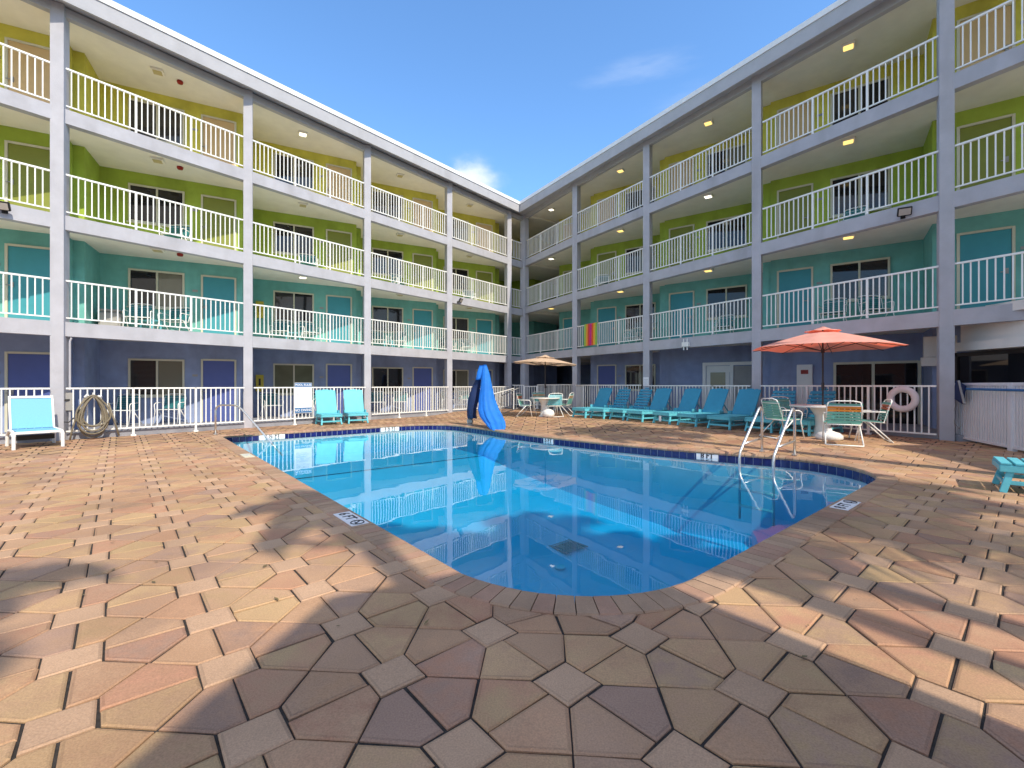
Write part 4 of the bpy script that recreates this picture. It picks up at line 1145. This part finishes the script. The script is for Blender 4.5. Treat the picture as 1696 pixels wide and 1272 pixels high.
# pool lift under its covers
t = thing('pool_lift', 'pool lift hidden under bright blue and navy fabric covers', 'pool lift', spot(779, 705))
O = Vector(t.location)
def drape(rows, name, m, seed, nn=56, amp=.02, wav=7):
    """rows: (px_left, px_right, py, depth, thickness) -> closed draped shell"""
    rr = random.Random(seed); ph = [rr.uniform(0, 6.28) for _ in range(5)]; mb = MB(); fine = []
    for (a, c) in zip(rows, rows[1:]):
        for k in range(4): u = k/4; fine.append(tuple(a[i]*(1-u)+c[i]*u for i in range(5)))
    fine.append(rows[-1]); m_ = len(fine)
    for k, (xl, xr, y, dpt, th) in enumerate(fine):
        cl = at_depth((xl+xr)/2, y, dpt)-O; w = (xr-xl)/2*dpt/FPX; v = k/m_
        for j in range(nn):
            a = 2*math.pi*j/nn; f = 1+amp*5*v*math.sin(wav*a+ph[0]+2.2*v)+amp*5*v*math.sin(3*a+ph[1]-4*v)+amp*1.6*math.sin(11*a+ph[3]+5*v)+amp*.9*math.sin(19*a+ph[4]-7*v)
            mb.v.append((cl.x+w*f*math.cos(a), cl.y+th*f*math.sin(a), cl.z+amp*.8*v*math.sin(5*a+ph[2])))
    for k in range(m_-1):
        for j in range(nn): j2 = (j+1) % nn; mb.f.append((k*nn+j, k*nn+j2, (k+1)*nn+j2, (k+1)*nn+j))
    mb.f.append(tuple(range(nn))); mb.f.append(tuple(range((m_-1)*nn, m_*nn)))
    return mb.build(name, m, t, smooth=True)
drape([(800, 806, 604, 14.9, .05), (798, 811, 620, 14.85, .10), (796, 815, 640, 14.8, .15), (793.5, 819, 660, 14.75, .2), (793, 826, 678, 14.65, .26), (797, 833, 690, 14.5, .32), (804, 836, 699, 14.35, .34), (809, 836.5, 706, 14.15, .34), (813, 835, 711, 14.0, .3)], 'seat_cover', M['blue'], 4)
drape([(793, 801, 610, 15.0, .07), (788, 798, 628, 15.05, .09), (781, 795, 643, 15.1, .12), (775.5, 794, 660, 15.1, .15), (774, 789, 676, 15.1, .15), (774.5, 788.5, 688, 15.1, .14), (776, 790, 693, 15.1, .13)], 'mast_cover', M['navy'], 9)
drape([(794, 802.5, 605, 14.93, .05), (790, 801, 617, 14.93, .09), (788, 797, 629, 14.95, .12)], 'top_flap', M['blue'], 2, amp=.008)
mb = MB(); mb.tube([(0, 0, 0), (0, 0, .28)], .07, 14); mb.lathe([(.13, 0), (.13, .02), (.08, .05)], n=20); mb.tube([(-.09, -.03, .14), (.08, -.06, .16)], .08, 10); mb.build('base', M['greyplastic'], t)
# rules sign on the fence
fa, fb = LC[3]+LU*.14+nl*.07, LC[4]-LU*.14+nl*.07
def on_line(px, off):
    r = (px-848)/FPX; a = fa+nl*off; tt = (r*a.y-a.x)/(LU.x-r*LU.y); return a+LU*tt
s0, s1 = on_line(488, .035), on_line(516.5, .035); c = (s0+s1)/2; wd = (s1-s0).length
t = thing('pool_rules_sign', 'white pool rules sign with blue headings hung on the picket fence', 'sign', (c.x, c.y, .92), math.atan2(LU.y, LU.x))
hh = 1.05
mb = MB(); mb.box((0, 0, 0), (wd, .012, hh)); mb.build('board', M['sign'], t)
mb = MB(); mb.box((0, -.008, hh/2-.075), (wd-.012, .004, .13)); mb.build('heading_band', M['signblue'], t)
mb = MB(); mb.box((0, -.008, -hh/2+.10), (wd-.012, .004, .17)); mb.build('heading_band', M['signblue'], t)
mb = MB(); rl = random.Random(5)
for k in range(19):
    ln = wd*rl.uniform(.55, .86); mb.box((-(wd*.86-ln)/2, -.0075, hh/2-.185-.031*k), (ln, .003, .010))
mb.build('printed_lines', M['inkgrey'], t)
fx = Vector((LU.x, LU.y, 0)); cz = Vector((c.x, c.y, 0))+Vector((nl.x, nl.y, 0))*.0105
put_text('POOL RULES', .098, M['sign'], 'heading', t, frame(cz+Vector((0, 0, .92+hh/2-.075)), fx, (0, 0, 1)), .002)
put_text('NO DIVING', .118, M['sign'], 'warning', t, frame(cz+Vector((0, 0, .92-hh/2+.10)), fx, (0, 0, 1)), .002)
# vacuum hose on the fence
fa, fb = LC[2]+LU*.14+nl*.07, LC[3]-LU*.14+nl*.07
c = on_line(153, .09)
t = thing('vacuum_hose', 'coiled beige pool vacuum hose hanging on the picket fence', 'hose', (c.x, c.y, 0), math.atan2(LU.y, LU.x))
mb = MB(); hr = random.Random(11)
for k in range(8):
    top = 1.12-hr.uniform(0, .06); w = .18+.019*k+hr.uniform(-.02, .02); bot = .10+hr.uniform(-.05, .24); y = -.02-.035*(k % 4)-hr.uniform(0, .03)
    pts = []
    for j in range(30):
        a = 2*math.pi*j/30; zz = (top+bot)/2+(top-bot)/2*math.sin(a); u = (top-zz)/(top-bot)
        pts.append((w*(.55+.75*u)*math.cos(a)+hr.uniform(-.006, .006), y-.05*u, max(.03, zz)))
    mb.tube(pts, .021, 8, closed=True)
mb.tube([(-.42, -.08, .02), (-.38, -.07, .25), (-.25, -.05, .8), (-.12, -.05, 1.1)], .021, 8); mb.tube([(.30, -.06, .9), (.42, -.08, .4), (.5, -.12, .04)], .021, 8); mb.build('coil', M['hose'], t, smooth=True)
mb = MB(); mb.tube([(-.14, -.06, 1.06), (-.10, -.1, 1.12)], .034, 10); mb.tube([(.10, -.06, 1.08), (.16, -.1, 1.06)], .034, 10); mb.tube([(0, .0, 1.1), (0, -.09, 1.12), (0, -.10, 1.17)], .014, 8); mb.build('cuff', M['wplastic'], t)
# life ring
fa = rc[2]+nrn*.05
r = (1495-848)/FPX; a = fa+nrn*.11; tt = (r*a.y-a.x)/(RU.x-r*RU.y); c = a+RU*tt
t = thing('life_ring', 'white life ring hanging on the picket fence beside the strap chairs', 'life ring', (c.x, c.y, 1.36-23*c.y/FPX), math.atan2(RU.y, RU.x))
mb = MB(); RR, rr_ = .235, .075
for j in range(40):
    a = 2*math.pi*j/40
    for k in range(14): bq = 2*math.pi*k/14; mb.v.append(((RR+rr_*math.cos(bq))*math.cos(a), rr_*.75*math.sin(bq), (RR+rr_*math.cos(bq))*math.sin(a)))
for j in range(40):
    for k in range(14): mb.f.append((j*14+k, j*14+(k+1) % 14, ((j+1) % 40)*14+(k+1) % 14, ((j+1) % 40)*14+k))
mb.build('ring', M['ring'], t, smooth=True)
for a in (.2, 1.77, 3.34, 4.91):
    mb = MB(); ctr = Vector((RR*math.cos(a), 0, RR*math.sin(a))); e = Vector((math.cos(a), 0, math.sin(a)))
    mb.tube([ctr+e*((rr_+.004)*math.cos(2*math.pi*k/16))+Vector((0, (rr_*.75+.004)*math.sin(2*math.pi*k/16), 0)) for k in range(16)], .006, 6, closed=True); mb.build('band', M['ring'], t)
# striped towel on the turquoise railing
a = rc[0]; r = (975-848)/FPX; n0 = a-nrn*-.0; 
def r_line(px, off): r = (px-848)/FPX; a = R3+nrn*off; tt = (r*a.y-a.x)/(RU.x-r*RU.y); return a+RU*tt
q0, q1 = r_line(967, .03), r_line(988.5, .03)
zt = FLOOR[1]+.12+1.07
t = thing('beach_towel', 'rainbow striped beach towel hung over the second-floor railing', 'towel', (q0.x, q0.y, zt), math.atan2((q1-q0).y, (q1-q0).x))
Lt = (q1-q0).length; cols = [(.30, .50, .08), (.75, .30, .05), (.62, .06, .05), (.55, .03, .22), (.70, .10, .03), (.75, .42, .05), (.25, .48, .10)]
for k, cc in enumerate(cols):
    m_ = mat('towel_stripe_%d' % k, cc, .9, .1, 20); mb = MB(); x0, x1 = Lt*k/7, Lt*(k+1)/7
    pr = [(-.05+.0, -1.00+.004*k), (-.045, -.5), (-.035, -.02), (0.0, .006), (.08, .004), (.115, -.02), (.12, -.35)]
    pr = [(-y, z) for y, z in pr]
    for (y0_, z0_), (y1_, z1_) in zip(pr, pr[1:]): mb.face([(x0, -y0_, z0_), (x1, -y0_, z0_), (x1, -y1_, z1_), (x0, -y1_, z1_)])
    mb.build('stripe', m_, t)
t.location = t.location+Vector((-nrn.x, -nrn.y, 0))*.06
# white vinyl fence at the right, with the skimmer pole
f0 = Vector((10.16, 10.35)); f1 = Vector((9.42, 8.55)); f2 = Vector((8.9, 7.2))
t = thing('vinyl_fence', 'tall white vinyl picket fence with close pickets right of the thick column', 'fence', (f0.x, f0.y, .1), math.atan2((f2-f0).y, (f2-f0).x))
L = (f2-f0).length; hf = 1.28; pk = MB()
n = int(L/.088)
for k in range(n): pk.box((.09+.088*k, 0, hf/2+.03), (.054, .022, hf-.1))
pk.build('pickets', M['vinyl'], t, bevel=0)
for z, w_ in ((hf, .06), (.09, .05)):
    mb = MB(); mb.box((L/2, 0, z), (L, .05, w_)); mb.build('rail', M['vinyl'], t, bevel=.006)
for x in (.03, 1.95, L-.03):
    mb = MB(); mb.box((x, .0, hf/2), (.115, .1, hf+.06)); mb.build('post', M['vinyl'], t, bevel=.008)
fd = (f2-f0).normalized(); fn = Vector((fd.y, -fd.x)); fn = fn if fn.x < 0 else -fn
a = f0+fd*.42+fn*.12; c = f0+fd*3.4+fn*.14
t = thing('skimmer_pole', 'long blue skimmer pole with a dark net resting along the white vinyl fence', 'skimmer pole', (a.x, a.y, 1.26), math.atan2(fd.y, fd.x))
mb = MB(); mb.tube([(0, 0, .02), (3.3, 0, .0)], .026, 10); mb.build('pole', M['signblue'], t)
sgn = -1 if Vector((-fd.y, fd.x)).dot(fn) < 0 else 1
mb = MB(); mb.box((.06, .03*sgn, -.05), (.40, .035, .42), (Vector((.95, 0, -.3)), Vector((0, 1, 0)), Vector((.3, 0, .95)))); mb.build('net', M['navy'], t, bevel=.01)
mb = MB(); mb.bar((.10, .06*sgn, .20), (.32, .06*sgn, -.30), .03, .03); mb.build('net_frame', M['greyplastic'], t)
mb = MB(); mb.tube([(0, .03*sgn, -.26), (-.12, .06*sgn, -.5), (-.1, .05*sgn, -.75), (.1, .05*sgn, -.86), (.16, .05*sgn, -.78), (.08, .05*sgn, -.3)], .006, 6); mb.build('cord', M['greyplastic'], t)

# a little leaf litter blown about the deck
lr = random.Random(21); mb = MB()
for k in range(110):
    if k < 60: x, y = lr.uniform(5.2, 9.0), lr.uniform(5.2, 9.2)
    else: y = lr.uniform(2, 9); x = lr.uniform(-1.0, 1.0)*y
    e = to_e(Vector((x, y)))
    if far-.4 < e[0] < near+.4 and low-.4 < e[1] < 9.9: continue
    a = lr.uniform(0, 6.28); ln = lr.uniform(.012, .035); w_ = ln*.35; u = Vector((math.cos(a), math.sin(a), lr.uniform(-.2, .3))); v = Vector((-u.y, u.x, lr.uniform(-.2, .2))); c = Vector((x, y, zg(x, y)+.008+ln*.2))
    mb.face([c-u*ln, c+v*w_, c+u*ln, c-v*w_])
lf = mb.build('leaf_litter', M['frond2']); lf['kind'] = 'stuff'

# ------------------------------------------------------------------ behind the photographer: added shade tower, palms, coral house
TAN = math.tan(R(44.5)); SH = Vector((.602, -.799))
def caster(gx, gy, h): v = Vector((gx, gy))+SH*(h/TAN); return v
h = 6.0
t1, t2_, = caster(-1.17, 2.9, h), caster(.55, 3.72, h); t3 = t2_+Vector((.5, -1.9)); t4 = t1+Vector((-.32, -1.95))  # unseen tower, added and shaped to cast the straight-edged foreground shadow
TW = thing('shade_tower', 'narrow coral tower added behind the photographer to shade the deck', 'tower', ((t1.x+t3.x)/2, (t1.y+t3.y)/2, 0))
mb = MB(); mb.prism([p-Vector((TW.location.x, TW.location.y)) for p in (t1, t4, t3, t2_)], -.05, h-.16); mb.build('wall', M['coral'], TW)
ctr = (t1+t2_+t3+t4)/4
mb = MB(); mb.prism([p+(p-ctr).normalized()*.0-Vector((TW.location.x, TW.location.y)) for p in (t1, t4, t3, t2_)], h-.158, h); mb.build('roof', M['white_stucco'], TW)

def palm(gx, gy, h, label, seed, n=20, fl=2.1, lean=(.3, .2), dry=2, lw_=.03):
    """palm whose crown stands at height h"""
    c = caster(gx, gy, h); rr = random.Random(seed); base = Vector((c.x-lean[0], c.y-lean[1], -.04))
    t = thing('palm_tree', label, 'palm tree', base, 0, 'palms behind the photographer')
    top = Vector((lean[0], lean[1], h)); mb = MB(); pts = []; rad = []
    for k in range(14):
        u = k/13; pts.append(Vector((lean[0]*u**1.6, lean[1]*u**1.6, h*u))); rad.append(.16-.05*u+(.05 if k == 0 else 0)+(.02 if k > 11 else 0))
    mb.tube(pts, rad, 12); mb.build('trunk', M['trunk'], t, smooth=True)
    cr = MB(); dr = MB()
    for k in range(n):
        az = 2*math.pi*k*.381966+rr.uniform(-.2, .2); el = R(75-115*(k/n)+rr.uniform(-8, 8)); L = fl*rr.uniform(.85, 1.1)
        tgt = dr if k >= n-dry else cr
        o = Vector((math.cos(az), math.sin(az), 0)); S = 16; pr = [top.copy()]; e = el
        for j in range(S): pr.append(pr[-1]+(o*math.cos(e)+Vector((0, 0, math.sin(e))))*(L/S)); e -= R(4.2)+.012*j
        tgt.tube(pr, [.018*(1-j/(S+2)) for j in range(S+1)], 4)
        sd = Vector((-o.y, o.x, 0))
        for j in range(2, S+1):
            for dd in (0, .5):
                if j == S and dd: continue
                p = pr[j] if not dd else (pr[j]+pr[min(j+1, S)])/2
                f = (pr[j]-pr[j-1]).normalized(); u = (j+dd)/S; ll = .62*math.sin(math.pi*min(1, .12+.86*u))**.7*fl/2.1
                for s in (-1, 1):
                    d = (sd*s*.86+f*.55+Vector((0, 0, -.25-.2*rr.random()))).normalized(); w = f*lw_
                    mid = p+d*ll*.5+Vector((0, 0, .02)); tip = p+d*ll+Vector((0, 0, -.06*rr.random()-.03))
                    tgt.face([p-w, p+w, mid+w*1.1, mid-w*1.1]); tgt.face([mid-w*1.1, mid+w*1.1, tip])
    cr.build('crown', M['frond'], t)
    if dr.v: dr.build('dry_fronds', M['frond2'], t)
    return t
palm(-1.95, 4.95, 11.0, 'tall palm directly behind the shade tower', 1, n=15, fl=1.3, lean=(.2, .3))
palm(-3.75, 2.1, 9.0, 'palm left of the shade tower behind the photographer', 2, n=16, fl=1.9)
palm(4.1, 3.7, 5.4, 'broad low palm right of the shade tower', 3, n=15, fl=2.5, lw_=.019)
palm(4.1, 6.5, 10.4, 'full-crowned palm nearest the restaurant behind the photographer', 8, n=32, fl=1.9)
palm(2.9, 5.7, 11.8, 'straight palm in the middle of the clump', 9, n=34, fl=1.9)
palm(1.0, 5.2, 10.6, 'leaning palm in the clump right of the shade tower', 4, n=34, fl=2.1)
palm(-.2, 5.9, 12.4, 'tall slim palm in the clump right of the shade tower', 5, n=34, fl=2.3)
palm(1.9, 7.0, 13.2, 'tallest palm in the clump right of the shade tower', 7, n=34, fl=2.2)
palm(2.9, 12.7, 10.0, 'palm beside the restaurant at the right of the deck', 6, n=18, fl=2.3, lean=(-.1, -.1))
H = thing('coral_house', 'low coral house with terracotta roof across the deck behind the photographer', 'house', (-3, -15, 0))
mb = MB(); mb.box((0, 0, 1.7), (26, 5, 3.5)); mb.build('wall', M['coral'], H)
mb = MB(); mb.prism([(-13.6, -3.1), (13.6, -3.1), (13.6, 3.1), (-13.6, 3.1)], 3.46, 3.9); mb.build('roof', M['terracotta'], H)
for k in range(6):
    mb = MB(); x = -10.5+4.2*k; mb.box((x, 2.54, 1.6), (1.5, .07, 1.3)); fo = mb.build('window', M['trim'], H)
    mb = MB(); mb.box((x, 2.59, 1.6), (1.34, .04, 1.14)); mb.build('pane', M['pane_dark'], fo)

# ------------------------------------------------------------------ sky, sun, camera
w = bpy.data.worlds.new('World'); scene.world = w; w.use_nodes = True; nt = w.node_tree; L = nt.links.new
for n in list(nt.nodes): nt.nodes.remove(n)
out = nt.nodes.new('ShaderNodeOutputWorld'); bg = nt.nodes.new('ShaderNodeBackground'); bg.inputs[1].default_value = .15
sk = nt.nodes.new('ShaderNodeTexSky'); sk.sky_type = 'NISHITA'; sk.sun_disc = False
sk.sun_elevation = R(44.5); az = math.atan2(SH.x, SH.y); sk.sun_rotation = az
sk.altitude = 0; sk.air_density = 1.0; sk.dust_density = .6; sk.ozone_density = 1.6
tc = nt.nodes.new('ShaderNodeTexCoord')
def blob(px, py, kx, ky, nscale, stretch, lo, hi):
    """soft cloud round one direction of the sky"""
    d = Vector(((px-848)/FPX, 1.0, (Y0-py)/FPX)).normalized(); x = Vector((0, 0, 1)).cross(d).normalized()*-1; y = d.cross(x)*-1
    def dot(v, k):
        m = nt.nodes.new('ShaderNodeVectorMath'); m.operation = 'DOT_PRODUCT'; m.inputs[1].default_value = v; L(tc.outputs['Generated'], m.inputs[0])
        q = nt.nodes.new('ShaderNodeMath'); q.operation = 'MULTIPLY'; q.inputs[1].default_value = k; L(m.outputs['Value'], q.inputs[0])
        s = nt.nodes.new('ShaderNodeMath'); s.operation = 'POWER'; s.inputs[1].default_value = 2; 
        ab = nt.nodes.new('ShaderNodeMath'); ab.operation = 'ABSOLUTE'; L(q.outputs[0], ab.inputs[0]); L(ab.outputs[0], s.inputs[0]); return s
    a = dot(x, kx); c = dot(y, ky); ad = nt.nodes.new('ShaderNodeMath'); ad.operation = 'ADD'; L(a.outputs[0], ad.inputs[0]); L(c.outputs[0], ad.inputs[1])
    ng = nt.nodes.new('ShaderNodeMath'); ng.operation = 'MULTIPLY'; ng.inputs[1].default_value = -1; L(ad.outputs[0], ng.inputs[0])
    ex = nt.nodes.new('ShaderNodeMath'); ex.operation = 'EXPONENT'; L(ng.outputs[0], ex.inputs[0])
    mp = nt.nodes.new('ShaderNodeMapping'); mp.inputs['Scale'].default_value = stretch; L(tc.outputs['Generated'], mp.inputs[0])
    nz = nt.nodes.new('ShaderNodeTexNoise'); nz.inputs['Scale'].default_value = nscale; nz.inputs['Detail'].default_value = 8; nz.inputs['Roughness'].default_value = .58; L(mp.outputs[0], nz.inputs['Vector'])
    ml = nt.nodes.new('ShaderNodeMath'); ml.operation = 'MULTIPLY'; L(ex.outputs[0], ml.inputs[0]); L(nz.outputs[0], ml.inputs[1])
    mr = nt.nodes.new('ShaderNodeMapRange'); mr.interpolation_type = 'SMOOTHSTEP'; mr.inputs['From Min'].default_value = lo; mr.inputs['From Max'].default_value = hi; L(ml.outputs[0], mr.inputs['Value'])
    return mr
c1_ = blob(772, 296, 11, 17, 9, (1, 1, 1.6), .20, .58)
c2_ = blob(1075, 116, 6, 26, 7, (1, 1, 5), .27, .75)
c3_ = blob(1180, 180, 5, 9, 5, (1, 1, 4), .32, 1.1)
mxa = nt.nodes.new('ShaderNodeMath'); mxa.operation = 'MAXIMUM'; L(c1_.outputs[0], mxa.inputs[0])
s2 = nt.nodes.new('ShaderNodeMath'); s2.operation = 'MULTIPLY'; s2.inputs[1].default_value = .2; L(c2_.outputs[0], s2.inputs[0]); L(s2.outputs[0], mxa.inputs[1])
mxb = nt.nodes.new('ShaderNodeMath'); mxb.operation = 'MAXIMUM'; L(mxa.outputs[0], mxb.inputs[0])
s3 = nt.nodes.new('ShaderNodeMath'); s3.operation = 'MULTIPLY'; s3.inputs[1].default_value = .35; L(c3_.outputs[0], s3.inputs[0]); L(s3.outputs[0], mxb.inputs[1])
mx = nt.nodes.new('ShaderNodeMix'); mx.data_type = 'RGBA'; L(mxb.outputs[0], mx.inputs['Factor']); tn = nt.nodes.new('ShaderNodeMix'); tn.data_type = 'RGBA'; tn.blend_type = 'MULTIPLY'; tn.inputs['Factor'].default_value = 1; tn.inputs['B'].default_value = (.84, 1.17, 1.42, 1); L(sk.outputs[0], tn.inputs['A']); L(tn.outputs['Result'], mx.inputs['A']); mx.inputs['B'].default_value = (4.3, 4.7, 5.4, 1)
# unseen broken cloud added overhead and behind the photographer to lift the fill light
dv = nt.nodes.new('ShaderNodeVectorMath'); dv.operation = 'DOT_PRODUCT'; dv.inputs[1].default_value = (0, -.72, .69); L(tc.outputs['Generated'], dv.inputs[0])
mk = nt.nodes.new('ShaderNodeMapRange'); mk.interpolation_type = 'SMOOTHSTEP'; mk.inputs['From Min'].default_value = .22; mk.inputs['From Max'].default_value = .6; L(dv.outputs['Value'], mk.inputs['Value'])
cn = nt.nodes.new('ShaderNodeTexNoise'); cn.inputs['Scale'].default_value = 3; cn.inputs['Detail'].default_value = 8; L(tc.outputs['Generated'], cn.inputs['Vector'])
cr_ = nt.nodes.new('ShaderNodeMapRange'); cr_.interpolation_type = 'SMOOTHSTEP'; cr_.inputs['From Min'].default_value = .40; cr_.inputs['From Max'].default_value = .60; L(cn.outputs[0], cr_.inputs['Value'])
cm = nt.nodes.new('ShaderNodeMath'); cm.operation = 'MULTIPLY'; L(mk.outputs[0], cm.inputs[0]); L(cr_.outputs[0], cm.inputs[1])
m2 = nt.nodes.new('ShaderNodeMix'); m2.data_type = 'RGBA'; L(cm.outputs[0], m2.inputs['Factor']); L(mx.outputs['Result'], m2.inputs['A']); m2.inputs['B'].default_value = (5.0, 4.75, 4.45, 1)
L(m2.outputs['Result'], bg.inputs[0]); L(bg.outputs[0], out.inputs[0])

sl = bpy.data.lights.new('sun', 'SUN'); sl.energy = 3.1; sl.angle = R(.53); sl.color = (1.0, .90, .74)
so = bpy.data.objects.new('sun', sl); col.objects.link(so)
toward = Vector((SH.x*math.cos(R(44.5)), SH.y*math.cos(R(44.5)), math.sin(R(44.5))))
so.rotation_euler = toward.to_track_quat('Z', 'Y').to_euler(); so.location = (8, -10, 18)
cam = bpy.data.cameras.new('camera'); cam.sensor_width = 36; cam.lens = 36*FPX/1696; cam.shift_y = (Y0-636)/1696; cam.clip_end = 1500; cam.clip_start = .05
co = bpy.data.objects.new('camera', cam); col.objects.link(co); co.location = (0, 0, CAM_H); co.rotation_euler = (R(90), 0, 0)
scene.camera = co
scene.view_settings.view_transform = 'Standard'; scene.view_settings.look = 'None'; scene.view_settings.gamma = 1; scene.view_settings.exposure = .64
scene.cycles.use_denoising = True; scene.cycles.max_bounces = 8; scene.cycles.transparent_max_bounces = 12; scene.cycles.sample_clamp_indirect = 6
